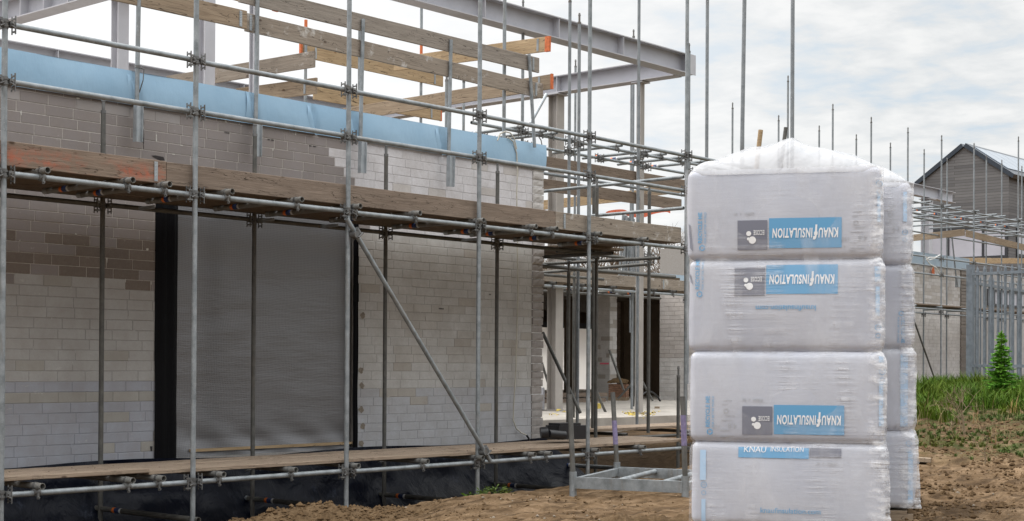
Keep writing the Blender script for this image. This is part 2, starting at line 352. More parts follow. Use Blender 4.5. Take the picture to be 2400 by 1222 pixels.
# a tube along local +Z; both ends open for a hand's depth
def hollow(L, r=.0242, n=14, wall=.004, depth=.12):
    b = MB(); c = [(math.cos(2*math.pi*i/n), math.sin(2*math.pi*i/n)) for i in range(n)]
    def ring(rr, z): return [(x*rr, y*rr, z) for x, y in c]
    b.add(ring(r, 0)+ring(r, L), [(i, (i+1) % n, n+(i+1) % n, n+i) for i in range(n)], True)
    ri = r-wall
    for z, dz, fl in ((0, min(depth, L/2.1), False), (L, -min(depth, L/2.1), True)):
        an = [(i, n+i, n+(i+1) % n, (i+1) % n) for i in range(n)]
        b.add(ring(r, z)+ring(ri, z), an if not fl else [q[::-1] for q in an])
        b.add(ring(ri, z)+ring(ri, z+dz), [(i, n+i, n+(i+1) % n, (i+1) % n) for i in range(n)], True)
        b.add(ring(ri, z+dz), [tuple(range(n))])
    return b
_cache = {}
def tmesh(L, m, n=14, r=.0242):
    k = (round(L, 3), m, n, r)
    if k not in _cache: _cache[k] = hollow(L, r, n).mesh('tube', M[m])
    return _cache[k]
def spigot_mesh():
    if 'sp' not in _cache:
        b = MB(); b.cyl((0, 0, 0), (0, 0, .09), .016, n=10); b.cyl((0, 0, .09), (0, 0, .13), .022, .013, n=10); b.cyl((0, 0, -.03), (0, 0, 0), .027, n=12)
        _cache['sp'] = b.mesh('spigot', M['clamp'])
    return _cache['sp']
def coupler_mesh(kind='ledger'):
    if kind not in _cache:
        b = MB()
        if kind == 'ledger':   # collar round the post with a wedge pocket to each side along X
            for z in (-.028, .012): b.cyl((0, 0, z), (0, 0, z+.016), .034, n=14)
            b.cyl((0, 0, -.04), (0, 0, .04), .028, n=14)
            for s in (-1, 1):
                b.box((s*.052-.020, -.032, -.022), (s*.052+.020, .024, .026))
                b.box((s*.078-.004, -.036, -.075), (s*.078+.004, -.024, .075)); b.box((s*.078-.004, .020, -.075), (s*.078+.004, .030, .075))
                b.box((s*.078-.006, -.030, .045), (s*.078+.006, .026, .058)); b.box((s*.078-.006, -.030, -.06), (s*.078+.006, .026, -.048))
                b.cyl((s*.05, -.055, .004), (s*.05, -.02, .004), .011, n=6); b.cyl((s*.03, -.046, -.012), (s*.065, -.046, -.03), .007, n=6)
            b.box((-.10, -.045, .028), (-.045, -.035, .042)); b.box((-.115, -.05, -.06), (-.06, -.04, -.045))
        elif kind == 'transom':  # ring seat hung under a transom, hooked on the ledger below
            b.cyl((0, -.012, 0), (0, .012, 0), .032, n=14); b.box((-.014, -.02, -.085), (.014, .02, -.026))
            b.cyl((-.03, 0, -.052), (.03, 0, -.052), .030, n=12); b.box((-.008, -.034, -.11), (.010, -.022, -.05)); b.cyl((.0, -.05, -.095), (.0, -.02, -.095), .008, n=6)
        elif kind == 'swivel':
            b.cyl((0, -.0, -.035), (0, 0, .035), .034, n=12); b.cyl((-.04, -.05, 0), (.04, -.05, 0), .033, n=12); b.cyl((0, -.05, 0), (0, 0, 0), .02, n=8)
            b.box((.03, -.06, -.05), (.042, -.03, .06)); b.cyl((-.05, -.06, .03), (-.05, .02, .03), .009, n=6)
        _cache[kind] = b.mesh('coupler', M['clamp'])
    return _cache[kind]
def tube(name, a, b, label, cat='scaffold tube', group=None, m='galv', r=.0242, n=14, parts=None):
    a = Vector(a); b = Vector(b); d = b-a
    o = link(name, tmesh(d.length, m, n, r)); o.location = a; o.rotation_mode = 'QUATERNION'; o.rotation_quaternion = d.to_track_quat('Z', 'X')
    return tag(o, label, cat, group)
def post(X, Y, z0, z1, label, group, levels=(), m='galv', lean=(0, 0), spig=True, n=14, kind='ledger', name='scaffold_post', r=.0242):
    d = Vector((lean[0], lean[1], 1)).normalized()
    t = thing(name, label, 'scaffold post', group, (X, Y, z0), d.to_track_quat('Z', 'Y') if (lean != (0, 0)) else None)
    L = z1-z0
    link('tube', tmesh(L, m, n, r), t)
    if spig: s = link('spigot', spigot_mesh(), t); s.location = (0, 0, L)
    for z in levels: c = link('coupler', coupler_mesh(kind), t); c.location = (0, 0, z-z0)
    return t
_bm = {}
def board(name, a, b, h, th, m, label, cat='board', group=None, ends=(), up=None, plates=(), name2=None):
    """board from a to b (centre line), height h along up, thickness th. local X = length"""
    a = Vector(a); b = Vector(b); d = b-a; L = d.length; x = d.normalized(); up = Vector(up or (0, 0, 1)); y = up.cross(x).normalized(); z = x.cross(y)
    mw = Matrix.Identity(4)
    for i in range(3): mw[i][0] = x[i]; mw[i][1] = y[i]; mw[i][2] = z[i]; mw[i][3] = a[i]
    has = bool(ends or plates)
    bb = MB(); n = max(2, int(L/.35)); e = .004; rows = []
    ph = random.random()*50
    for i in range(n+1):
        t = L*i/n; wv = .004*noise.noise(Vector((t*1.3, ph, 0))); wz = .004*noise.noise(Vector((t*.9, ph+9, 0)))
        rows.append([(t, -th/2+wv, -h/2+e+wz), (t, -th/2+e+wv, -h/2+wz), (t, th/2-e+wv, -h/2+wz), (t, th/2+wv, -h/2+e+wz), (t, th/2+wv, h/2-e+wz), (t, th/2-e+wv, h/2+wz), (t, -th/2+e+wv, h/2+wz), (t, -th/2+wv, h/2-e+wz)])
    vs = [p for r_ in rows for p in r_]; fs = []
    for i in range(n):
        for j in range(8): k = (j+1) % 8; fs.append((i*8+j, i*8+k, (i+1)*8+k, (i+1)*8+j))
    fs = [q[::-1] for q in fs]
    fs.append(tuple(range(8))); fs.append(tuple(n*8+j for j in range(8))[::-1])
    bb.add(vs, fs)
    if not has:
        o = bb.build(name, M[m], None, mw); return tag(o, label, cat, group)
    t = bpy.data.objects.new(name, None); C.objects.link(t); t.matrix_world = mw; tag(t, label, cat, group)
    bb.build('plank', M[m], t)
    for e_ in ends:   # painted end: a thin sleeve of paint
        w = abs(e_)*.075; x0, x1 = (L-w, L+.002) if e_ > 0 else (-.002, w)
        p = MB(); p.box((x0, -th/2-.003, -h/2-.003), (x1, th/2+.003, h/2+.003)); p.build('painted_end', M['orange'], t)
    for px_ in plates:
        px_ = L+px_ if px_ < 0 else px_
        p = MB(); p.box((px_-.018, -th/2-.006, -h/2+.015), (px_+.018, -th/2-.0045, h/2-.015))
        for k in range(6):
            zc = -h/2+.03+k*(h-.06)/5
            p.box((px_-.012, -th/2-.009, zc-.006), (px_-.002, -th/2-.005, zc+.004)); p.box((px_+.003, -th/2-.009, zc), (px_+.012, -th/2-.005, zc+.008))
        p.build('nail_plate', M['bracket'], t)
    return t
def grid_mesh(fn, nu, nv, closed=False):
    vs = [fn(i/nu, j/nv) for j in range(nv+1) for i in range(nu+1)]
    fs = [(j*(nu+1)+i, j*(nu+1)+i+1, (j+1)*(nu+1)+i+1, (j+1)*(nu+1)+i) for j in range(nv) for i in range(nu)]
    return vs, fs

# ------------------------------------------------------------------ terrain
def lerp_k(kn, x):
    if x <= kn[0][0]: return kn[0][1]
    for (a, b), (c, d) in zip(kn, kn[1:]):
        if x <= c: return b+(d-b)*hs((x-a)/(c-a))*.5+(d-b)*((x-a)/(c-a))*.5
    return kn[-1][1]
KR = [(0, -1.05), (10, -1.03), (13, -.88), (17, -.62), (21, -.47), (26, -.35), (34, -.52), (42, -.76), (90, -.8)]
KM = [(0, -1.05), (9, -1.10), (13.4, -1.19), (16, -1.47), (22, -1.2), (26, -.95), (90, -.9)]
KL = [(0, -1.15), (9.5, -1.22), (12, -1.45), (15, -1.75), (90, -1.6)]
def ground_z(x, y, rough=True):
    D = x*F0.x+y*F0.y; k = (x*R0.x+y*R0.y)/max(D, 2.)
    r_, m_, l_ = lerp_k(KR, D), lerp_k(KM, D), lerp_k(KL, D)
    a = hs((k+.17)/.16); z = l_+(m_-l_)*a; a = hs((k-.11)/.10); z = z+(r_-z)*a
    # trench along the facade
    if x < 21:
        t = hs((y-10.95)/.9)*hs((21-x)/2.5); tz = -1.95
        if x > 15.2: tz = -1.95+(.85)*hs((y-12.3)/2.2)*hs((x-15.2)/.8)
        z = z+(tz-z)*t
    if 15 < x < 31 and y > 14: z = min(z, -.95)
    if rough:
        fade = max(0, 1-D/45)
        z += fade*(.03*hs((k-.2)/.05)*noise.noise(Vector((x*1.7+y, y*4, 11)))+.05*noise.noise(Vector((x*.9, y*.9, 0)))+.035*noise.noise(Vector((x*2.6, y*2.6, 3)))+.035*(1-abs(noise.noise(Vector((x*1.9, y*1.9, 17)))))**4+.02*(1-abs(noise.noise(Vector((x*5.1, y*5.1, 27)))))**4-.03+.022*abs(noise.noise(Vector((x*6, y*6, 5))))+.012*noise.noise(Vector((x*14, y*14, 8))))
        # wheel ruts
        u = (x*R0.x+y*R0.y)*.93-D*.36; z -= fade*.035*max(0, math.cos(u*3.1))**6*hs((k-.0)/.05)
    return z
def green(x, y):
    D = x*F0.x+y*F0.y; k = (x*R0.x+y*R0.y)/max(D, 2.)
    g = hs((k-.2)/.02)*(max(0, 1-abs(D-17.5)/3.0) + 1.5*hs((D-17.4)/1.2)*hs((44-D)/4) + .8*max(0, 1-abs(D-14.6)/1.3))
    return min(1, g)
def axis(segs):
    o = []
    for a, b, st in segs:
        n = max(1, int(round((b-a)/st))); o += [a+(b-a)*i/n for i in range(n)]
    return o+[segs[-1][1]]
# grid laid out square to the view direction, dense where the camera stands closest
LA = axis([(-900, -60, 120), (-60, -8, 6.), (-8, -4, .4), (-4, 6.5, .055), (6.5, 14, .3), (14, 60, 4), (60, 900, 120)])
DA = axis([(-200, -20, 60), (-20, 4, 4), (4, 8.4, .4), (8.4, 17.5, .055), (17.5, 24, .16), (24, 48, .8), (48, 120, 8), (120, 1500, 200)])
gv = []; gg = []; gdark = []
for d_ in DA:
    for l_ in LA:
        x = F0.x*d_+R0.x*l_; y = F0.y*d_+R0.y*l_
        z = ground_z(x, y); gv.append((x, y, z)); gg.append(green(x, y))
        gdark.append(.75*hs((y-11.1)/.6)*hs((20.5-x)/1.5) if y < 16 else 0)
nL = len(LA); gf = [(j*nL+i, j*nL+i+1, (j+1)*nL+i+1, (j+1)*nL+i) for j in range(len(DA)-1) for i in range(nL-1)]
me = bpy.data.meshes.new('ground'); me.from_pydata(gv, [], gf); me.polygons.foreach_set('use_smooth', [True]*len(gf))
for nm, arr in (('green', gg), ('trench_dark', gdark)):
    at_ = me.attributes.new(nm, 'FLOAT', 'POINT'); at_.data.foreach_set('value', arr)
me.materials.append(M['sand']); struct(link('ground', me))

b = MB(); b.box((15.75, 14.6, -1.1), (58, 38, -.85)); struct(b.build('concrete_floor', M['slab']))

# ------------------------------------------------------------------ block walls: every block modelled
def blocks(O, u, nrm, L, z0, z1, bl, bh, colf, holes=(), th=.15, jw=.0045, sd=.003, rag=None, seed=1, ret=False):
    """returns a MB with blocks (material 0), joint/core (material 1) and colour list per face"""
    rnd = random.Random(seed); O = Vector(O); u = Vector(u); nrm = Vector(nrm); b = MB(); cols = []
    def P(s, z, d): p = O+u*s+nrm*d; return (p.x, p.y, z)
    segs = [(0, L)]
    flip = (u.cross(Vector((0, 0, 1))).dot(nrm) < 0)
    def quad(q, c, mi=0):
        b.add(q if not flip else q[::-1], [(0, 1, 2, 3)], False, mi); cols.append(c)
    row = 0; z = z0
    while z < z1-.01:
        zt = min(z+bh, z1); s = -bl*(.0 if row % 2 else .5)-rnd.random()*.03
        while s < L:
            w = bl*(1 if rnd.random() > .07 else .62); s0, s1 = max(s, 0), min(s+w, L); s += w
            if s1-s0 < .03: continue
            pcs = [(s0, s1)]
            for (h0, h1, hz0, hz1) in holes:
                if zt-.02 > hz0 and z+.02 < hz1:
                    nn = []
                    for a, c in pcs:
                        if c <= h0 or a >= h1: nn.append((a, c)); continue
                        if a < h0: nn.append((a, h0))
                        if c > h1: nn.append((h1, c))
                    pcs = nn
            for a, c in pcs:
                if c-a < .03: continue
                col = colf((a+c)/2, (z+zt)/2, rnd); jc = (.50, .47, .43) if col[0] < .29 else tuple(x*.84 for x in col); d = rnd.uniform(-.0012, .0018)
                j = jw*rnd.uniform(.35, .65); j2 = jw*rnd.uniform(.35, .65); e = .004
                A = [P(a+j+e, z+j2+e, d), P(c-j-e, z+j2+e, d), P(c-j-e, zt-j2-e, d), P(a+j+e, zt-j2-e, d)]
                B = [P(a+j, z+j2, -sd-.001), P(c-j, z+j2, -sd-.001), P(c-j, zt-j2, -sd-.001), P(a+j, zt-j2, -sd-.001)]
                quad(A, col)
                for k in range(4): quad([B[k], B[(k+1) % 4], A[(k+1) % 4], A[k]], tuple(x*.96 for x in col))
                # joint core behind this block
                quad([P(a, z, -sd), P(c, z, -sd), P(c, zt, -sd), P(a, zt, -sd)], jc, 1)
                # glue squeezed out of the joints
                if rnd.random() < .16:
                    sx_ = rnd.uniform(a+.02, c-.02); hgt = rnd.uniform(.006, .022); wd = rnd.uniform(.006, .03); n = 7
                    if rnd.random() < .5: sx_ = a; hgt, wd = rnd.uniform(.02, .05), rnd.uniform(.004, .010)
                    top = zt-j2 if rnd.random() < .6 else z+hgt
                    pts = [P(sx_+wd*math.cos(6.283*i/n)*rnd.uniform(.5, 1.1), top+hgt*math.sin(6.283*i/n)*rnd.uniform(.4, 1.1)-hgt*.4, .0035) for i in range(n)]
                    b.add(pts if not flip else pts[::-1], [tuple(range(n))], False, 1); cols.append(tuple(min(.6, x*1.25) for x in jc))
        z = zt; row += 1
    return b, cols
def wall_obj(name, b, cols, mats, parent=None):
    n0 = len(cols)
    o = b.build(name, mats, parent); me = o.data
    at_ = me.attributes.new('blk', 'FLOAT_COLOR', 'CORNER'); arr = []
    for k, p in enumerate(me.polygons):
        c = cols[k] if k < n0 else (.35, .33, .31)
        arr += list((c[0], c[1], c[2], 1))*p.loop_total
    at_.data.foreach_set('color', arr); return o
def jit(c, rnd, a=.05):
    k = 1+rnd.uniform(-a, a); return (c[0]*k, c[1]*k, c[2]*k)
WY = 12.9                                   # face of the near wall
XL, XE = 4.2, 15.22                         # its left end (outside the picture) and its right-hand column of rough blocks
DOOR = (9.20, 12.02)
def col_near(s, z, rnd):
    x = s+XL; q = noise.noise(Vector((x*.8, z*1.5, 2)))
    if z > 1.55:
        edge = 11.95+.5*noise.noise(Vector((z*4, 1, 1)))+(z-2.2)*-.5
        if x < edge: return jit((.33, .31, .305) if (z > 2.5 and q > .1) else (.25, .225, .22), rnd, .07)
        return jit((.66, .645, .66) if rnd.random() > .1 else (.56, .53, .51), rnd, .03)
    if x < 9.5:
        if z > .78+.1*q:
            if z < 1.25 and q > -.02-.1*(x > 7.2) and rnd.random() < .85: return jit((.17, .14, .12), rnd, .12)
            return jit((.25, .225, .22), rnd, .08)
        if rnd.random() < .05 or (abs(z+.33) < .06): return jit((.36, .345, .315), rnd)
        return jit((.41, .40, .385) if z > -.2 else (.35, .36, .40), rnd, .03)  # lowest courses bluer and dimmer: deck shade put into the block colour
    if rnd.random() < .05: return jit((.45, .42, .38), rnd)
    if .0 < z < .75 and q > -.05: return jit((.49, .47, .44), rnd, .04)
    return jit((.53, .52, .50) if z > -.3 else (.46, .465, .485), rnd, .03)  # same painted shade in the low courses right of the doorway
t = thing('block_wall', 'long grey and taupe sand-lime block wall with wide doorway behind the front scaffold', 'wall')
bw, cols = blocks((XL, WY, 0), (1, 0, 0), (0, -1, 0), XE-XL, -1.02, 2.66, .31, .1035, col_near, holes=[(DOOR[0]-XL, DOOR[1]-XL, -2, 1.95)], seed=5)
core = len(cols)
bw.box((XL, WY+.006, -1.9), (DOOR[0], WY+.2, 2.962), 1); bw.box((DOOR[1], WY+.006, -1.9), (XE+.2, WY+.2, 2.962), 1); bw.box((DOOR[0], WY+.006, 1.95), (DOOR[1], WY+.2, 2.962), 1)
bw.box((DOOR[0], WY+.006, -1.9), (DOOR[1], WY+.2, -1.0), 1)
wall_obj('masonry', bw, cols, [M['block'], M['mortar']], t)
# rough quoin column at the corner, two-by-two, a little proud and uneven
b = MB(); cols = []; rnd = random.Random(3); z = -1.02; k = 0
while z < 2.63:
    h = .1035; pr = .018+rnd.uniform(-.01, .012); xr = XE+.205+rnd.uniform(-.004, .022)+(.012 if k % 4 < 2 else 0); g_ = .006
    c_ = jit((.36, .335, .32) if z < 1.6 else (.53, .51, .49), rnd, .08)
    nx, nz = 6, 3; vs = []
    for j in range(nz+1):
        for i in range(nx+1):
            x = XE+(xr-XE)*i/nx; zz_ = z+g_+(h-2*g_)*j/nz; ed = (i in (0, nx)) or (j in (0, nz))
            vs.append((x, WY-pr+(.006 if ed else rnd.uniform(-.005, .005)), zz_+(rnd.uniform(-.002, .002))))
    fs = [(j*(nx+1)+i, j*(nx+1)+i+1, (j+1)*(nx+1)+i+1, (j+1)*(nx+1)+i) for j in range(nz) for i in range(nx)]
    b.add(vs, fs, False, 0); cols += [c_]*len(fs)
    y0 = WY-pr+.006; b.box((XE+.001, y0+.001, z+g_), (xr-.001, WY+.19, z+h-g_)); cols += [c_]*6
    b.box((XE-.004, WY-.004, z-.001), (XE+.2, WY+.1, z+g_+.001), 1); cols += [(1, 1, 1)]*6
    z += h; k += 1
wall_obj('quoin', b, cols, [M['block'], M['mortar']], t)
# settlement crack, knocked-out corner and ink stamps on the upper blocks
b = MB()
for (px, y0_, y1_, w_) in ((337, 265, 350, .014), (1036, 700, 702, 0)):
    if not w_: continue
    pts = [onY(px+random.uniform(-1.2, 1.2), y0_+(y1_-y0_)*i/7, WY-.003) for i in range(8)]
    for p, q in zip(pts, pts[1:]):
        w = w_*random.uniform(.3, .8)
        b.add([(p.x-w/2, WY-.003, p.z), (p.x+w/2, WY-.003, p.z), (q.x+w/2, WY-.003, q.z), (q.x-w/2, WY-.003, q.z)], [(3, 2, 1, 0)])
p = onY(372, 370, WY-.003); q = [(-.09, .012), (-.04, .02), (.06, .014), (.075, -.02), (.02, -.028), (-.06, -.004)]
b.add([(p.x+a, WY-.003, p.z+c) for a, c in q], [tuple(range(6))])
for (x, z, w, h) in ((355, 1052, .01, .05),):
    p = onY(x, z, WY-.003); b.add([(p.x-w, WY-.003, p.z-h/2), (p.x+w, WY-.003, p.z-h/2), (p.x+w*1.4, WY-.003, p.z+h/2), (p.x-w*2, WY-.003, p.z+h/2)], [(0, 1, 2, 3)])
b.build('crack', M['stamp'], t)
b = MB()
for (px, py, n) in ((535, 312, 6), (634, 328, 9), (733, 343, 9), (1035, 724, 8), (1152, 691, 5)):
    for i in range(n):
        if random.random() < .12: continue
        p = onY(px, py, WY-.004); x = p.x-.05+i*.0115
        b.add([(x, WY-.004, p.z-.008), (x+.0075, WY-.004, p.z-.008), (x+.0075, WY-.004, p.z+.008), (x, WY-.004, p.z+.008)], [(0, 1, 2, 3)])
b.build('ink_stamp', M['stamp'], t)
# hollow damp edge stains beside the doorway are rough broken blocks
b = MB(); rnd = random.Random(9)
for py in (740, 905, 960, 1000, 1040, 868):
    p = onY(850+rnd.uniform(-4, 4), py, WY-.0045); n = 12
    b.add([(p.x+.045*math.cos(6.283*i/n)*rnd.uniform(.6, 1.2), WY-.0045, p.z+.045*math.sin(6.283*i/n)*rnd.uniform(.6, 1.1)) for i in range(n)], [tuple(range(n))])
b.build('stain', flat('damp_stain', (.24, .205, .165), .95, var=.25, sc=30), t)

# blue membrane along the head of the wall, sheets with lapped joints
t = thing('membrane_band', 'long light blue plastic membrane band fixed along the top of the block wall', 'membrane')
xs = [XL, 7.2, 9.35, 11.15, 12.9, XE+.22]
joints = [(296, 170), (575, 235), (718, 262), (812, 285), (1018, 325)]
xj = [onY(px, py, WY-.03).x for px, py in joints]
xs = [XL]+xj+[XE+.24]
for i in range(len(xs)-1):
    x0, x1 = xs[i], xs[i+1]+(.06 if i < len(xs)-2 else 0); off = .0 if i % 2 else .006
    def fn(u, v, x0=x0, x1=x1, off=off):
        x = x0+(x1-x0)*u; z = 2.625+(.345)*v
        bul = .012*math.sin(math.pi*v)+.010*noise.noise(Vector((x*1.6, z*2.5, i)))
        ks = (.045*math.exp(-((x-(x0+.07)-.10*(1-v))/.028)**2)-.03*math.exp(-((x-(x0+.0)-.10*(1-v))/.04)**2))*hs((1.05-v)/.4)   # buckle beside each lap
        return (x, WY-.03-off-bul+ks*.8-.0, z)
    n_ = max(12, int((x1-x0)/.03)); vs, fs = grid_mesh(fn, n_, 12); b = MB(); b.add(vs, fs, True)
    y_ = WY+.0; b.add([(x0, WY-.03-off, 2.97), (x1, WY-.03-off, 2.97), (x1, WY+.15, 2.972), (x0, WY+.15, 2.972)], [(0, 1, 2, 3)])
    if i == len(xs)-2: b.add([(x1, WY-.036, 2.625), (x1, WY+.2, 2.625), (x1, WY+.2, 2.972), (x1, WY-.036, 2.972)], [(0, 1, 2, 3)])
    b.build('sheet', M['blue'], t)
# flat roof behind the parapet
b = MB(); b.box((XL, WY+.2, 2.45), (XE+.2, 21.5, 2.62))
tr_ = b.build('flat_roof', M['concrete']); tag(tr_, 'flat concrete roof hidden behind the blue membrane band', 'roof')
b = MB(); b.box((XL, 21.4, -1.5), (XE+.2, 21.6, 2.45)); b.box((XL-.2, WY, -1.5), (XL, 21.6, 2.45))
b.box((XE, 17.2, -.85), (XE+.15, 21.4, 2.45)); tag(b.build('rear_wall', M['block']), 'plain rear walls of the near wing behind the doorway', 'wall')

# doorway: black film edges, silver foil, timber trim
t = thing('foil_screen', 'silver woven foil sheet closing the wide doorway with black film edges', 'foil screen')
x0, x1 = onY(405, 800, WY+.06).x, onY(822, 800, WY+.06).x
def fn(u, v):
    x = x0+(x1-x0)*u; z = -1.0+3.0*v
    y = WY+.06+.004*noise.noise(Vector((x*2, z*5, 0)))+.008*noise.noise(Vector((x*.7+z*.3, z*1.6, 4)))
    y += .02*hs((.16-v)/.16)*math.sin(x*9+z*14)*.5
    if v < .06: y -= .03*(1-v/.06)
    return (x, y, z)
vs, fs = grid_mesh(fn, 90, 110); b = MB(); b.add(vs, fs, True); b.build('foil', M['foil'], t)
for nm, xa, xb in (('edge_film', DOOR[0]-.02, x0+.01), ('edge_film', x1-.03, DOOR[1]+.015)):
    def fn(u, v, xa=xa, xb=xb):
        x = xa+(xb-xa)*u; z = -1.0+3.0*v; return (x+.006*noise.noise(Vector((z*2, u*3, 1))), WY-.012-.02*math.sin(math.pi*u)+.012*math.sin(u*14+z*.4)+.008*noise.noise(Vector((x*9, z*1.5, 7))), z)
    vs, fs = grid_mesh(fn, 16, 60); b = MB(); b.add(vs, fs, True); b.build(nm, M['black_film'], t)
b = MB()
for y0_, y1_ in ((600, 645), (664, 708)):
    a = onY(831, y0_, WY-.03); c = onY(841, y1_, WY-.03); b.box((a.x, WY-.03, c.z), (c.x, WY-.022, a.z))
b.build('film_tab', M['black_film'], t)
b = MB(); b.box((x0-.012, WY+.02, -1.0), (x0+.006, WY+.05, 2.0)); b.box((x0+.2, WY-.0, -.945), (x1, WY+.035, -.915)); b.build('timber_trim', M['wood_new'], t)

# damp-proof sheeting under the wall
def fn(u, v):
    zt = -1.0+.02*math.sin(u*20); X0_, X1_ = 4.3, 15.45
    x = X0_+(X1_-X0_)*u
    drop = v
    if u > .86: x += (u-.86)/.14*1.25*v      # loose end swings out to the right
    y = WY-.05-.55*v**1.5-.05*abs(noise.noise(Vector((x*1.3, v*2, 3))))-.16*v*noise.noise(Vector((x*.8, v*1.2, 0)))-.035*noise.noise(Vector((x*3.2, v*4, 1)))
    z = zt-1.05*v
    return (x, y, z)
vs, fs = grid_mesh(fn, 220, 34); b = MB(); b.add(vs, fs, True)
tag(b.build('plastic_sheeting', M['dpm']), 'creased blue-black plastic sheeting hanging into the trench below the lower deck', 'plastic sheeting')

# ------------------------------------------------------------------ near scaffold
YF, YR = 11.1, 12.6
FX = [onY(px, 600, YF).x for px in (7, 456, 815, 1122, 1380, 1608)]
FX.append(FX[-1]+2.03)
ZT, ZM, ZD, ZB = 2.76, 2.29, 1.535, -1.085
where = ['at the left edge of the photo', 'second from the left, left of the doorway foil centre', 'third from the left, at the top of the diagonal brace', 'fourth from the left, at the foot of the diagonal brace', 'just right of the block wall corner', 'right beside the wrapped insulation', 'hidden behind the wrapped insulation']
for i, x in enumerate(FX[:6]):
    post(x, YF, -1.62 if i else -1.7, 5.9, 'tall galvanised front scaffold post '+where[i], 'front posts of the near scaffold', (ZT, ZM, ZD, ZB) if i < 6 else (ZT,), lean=(.0, 0), spig=False, n=16)
def rz(z): return z+random.uniform(-.006, .006)
lev = [('top guard rail', ZT), ('middle guard rail', ZM), ('deck ledger', ZD), ('lower ledger', ZB)]
bays = ['leftmost bay', 'bay in front of the doorway foil', 'bay crossed by the diagonal brace', 'bay before the wall corner', 'bay between wall corner and insulation', 'bay behind the insulation']
for nm, z in lev:
    for i in range(6):
        if i == 5 and nm != 'top guard rail': continue
        a = (FX[i]+.075, YF, rz(z)); c = (FX[i+1]-.075, YF, rz(z))
        tube('guard_rail' if 'rail' in nm else 'ledger', a, c, '%s tube of the near scaffold, %s' % (nm, bays[i]), 'scaffold rail' if 'rail' in nm else 'scaffold ledger', 'rails and ledgers of the near scaffold front', n=16)
# rear posts and rear ledgers
rw = ['left of the doorway, in front of the taupe blocks', 'in front of the silver foil', 'right of the doorway under the diagonal brace', 'just before the wall corner', 'right of the wall corner, first', 'right of the wall corner, second']
for i in range(6):
    x = FX[i+1]+.02
    if i == 5: break
    post(x, YR, -2.05, 2.47, 'rear scaffold post with pinned top '+rw[i], 'rear posts of the near scaffold', (ZD, ZB), m='galv_old_shade', n=14)
for i in range(0, 5):
    tube('ledger', (FX[i]+(.1 if i else -1.), YR, ZD+.012), (FX[i+1]-.05, YR, ZD+.008), 'dull rear ledger tube under the upper deck, '+bays[i], 'scaffold ledger', 'rear ledgers under the upper deck', m='galv_old_shade')
    tube('ledger', (FX[i]+(.1 if i else -1.), YR-.02, ZB), (FX[i+1]-.05, YR-.02, ZB), 'dull rear ledger tube under the lower deck, '+bays[i], 'scaffold ledger', 'rear ledgers under the lower deck', m='galv_old_shade')
# transoms
def transom(px, py, z, y0, y1, label, group, band=True, plate=False, m='galv_old_shade', ring=True, x=None, dx=0.):
    p = onY(px, py, y0) if x is None else Vector((x, y0, z))
    t = thing('transom', label, 'scaffold transom', group, (p.x, y0, z), Vector((dx, 1, 0)).to_track_quat('Z', 'X'))
    L = y1-y0
    link('tube', tmesh(round(L, 2), m, 16, .027), t)
    b = MB(); b.cyl((0, 0, L-.07), (0, 0, L), .029, n=14, caps=False); b.build('end_collar', M['bracket'], t)
    if plate: b = MB(); b.box((-.075, -.004, L-.12), (-.042, .004, L+.16)); b.build('end_plate', M['bracket'], t)
    if ring: c = link('coupler', coupler_mesh('transom'), t); c.rotation_mode = 'QUATERNION'; c.rotation_quaternion = Matrix(((0, 0, 1), (1, 0, 0), (0, 1, 0))).to_quaternion(); c.location = (0, 0, .095)
    if band:
        k = 'bands'
        if k not in _cache:
            for nn, a_, b_, mm in (('blue', 0, .075, 'band_blue'), ('orange', .075, .115, 'band_orange'), ('pale', -.03, 0, 'band_white')):
                bb = MB(); bb.cyl((0, 0, a_), (0, 0, b_), .028, n=14, caps=False); _cache['b'+nn] = bb.mesh('sticker', M[mm])
            _cache[k] = 1
        for nn in ('blue', 'orange', 'pale'):
            s = link('sticker', _cache['b'+nn], t); s.location = (0, 0, L*.72)
    return t
UT = [(112, 405), (312, 430), (398, 441), (545, 458), (708, 478), (845, 494), (985, 511), (1134, 528), (1257, 543), (1306, 549), (1409, 561), (1518, 575)]
M['galv_mid'] = galv('dusty_tube', (.15, .15, .14), (.28, .275, .26), (.17, .14, .10), .6, .25)
desc = ['left edge of the photo', 'red-smeared toe board, right part', 'joint of the toe board', 'right of second front post', 'foil top, right part', 'right of third front post', 'middle of the brace bay', 'fourth front post', 'wall corner, left one of a pair', 'wall corner, right one of a pair', 'right of fifth front post', 'last before the insulation']
for k, (px, py) in enumerate(UT):
    transom(px, py, ZD+.056, YF-.10, YF+1.27+.03*(k % 3), 'tube end under the toe board, '+desc[k], 'transoms under the upper deck', dx=random.uniform(-.03, .03), plate=k in (0, 3, 5, 6, 9), m='galv_mid')
LT = [(100, 1139), (312, 1125), (384, 1122), (525, 1111), (694, 1098), (841, 1089), (1003, 1080), (1132, 1072), (1254, 1066), (1292, 1063), (1402, 1056), (1512, 1050)]
desc = ['left edge of the photo', 'left one of the pair at the plank step', 'right one of the pair at the plank step', 'right of second front post', 'below the foil, right part', 'right of third front post', 'middle of the brace bay', 'foot of the diagonal brace', 'wall corner, left one of a pair', 'wall corner, right one of a pair', 'behind the leaning stillage posts', 'last before the insulation']
for k, (px, py) in enumerate(LT):
    transom(px, py, ZB+.056, YF-.10, YF+1.45, 'tube end under the lower deck, '+desc[k], 'transoms under the lower deck', band=False, dx=random.uniform(-.03, .03), m='galv_mid')
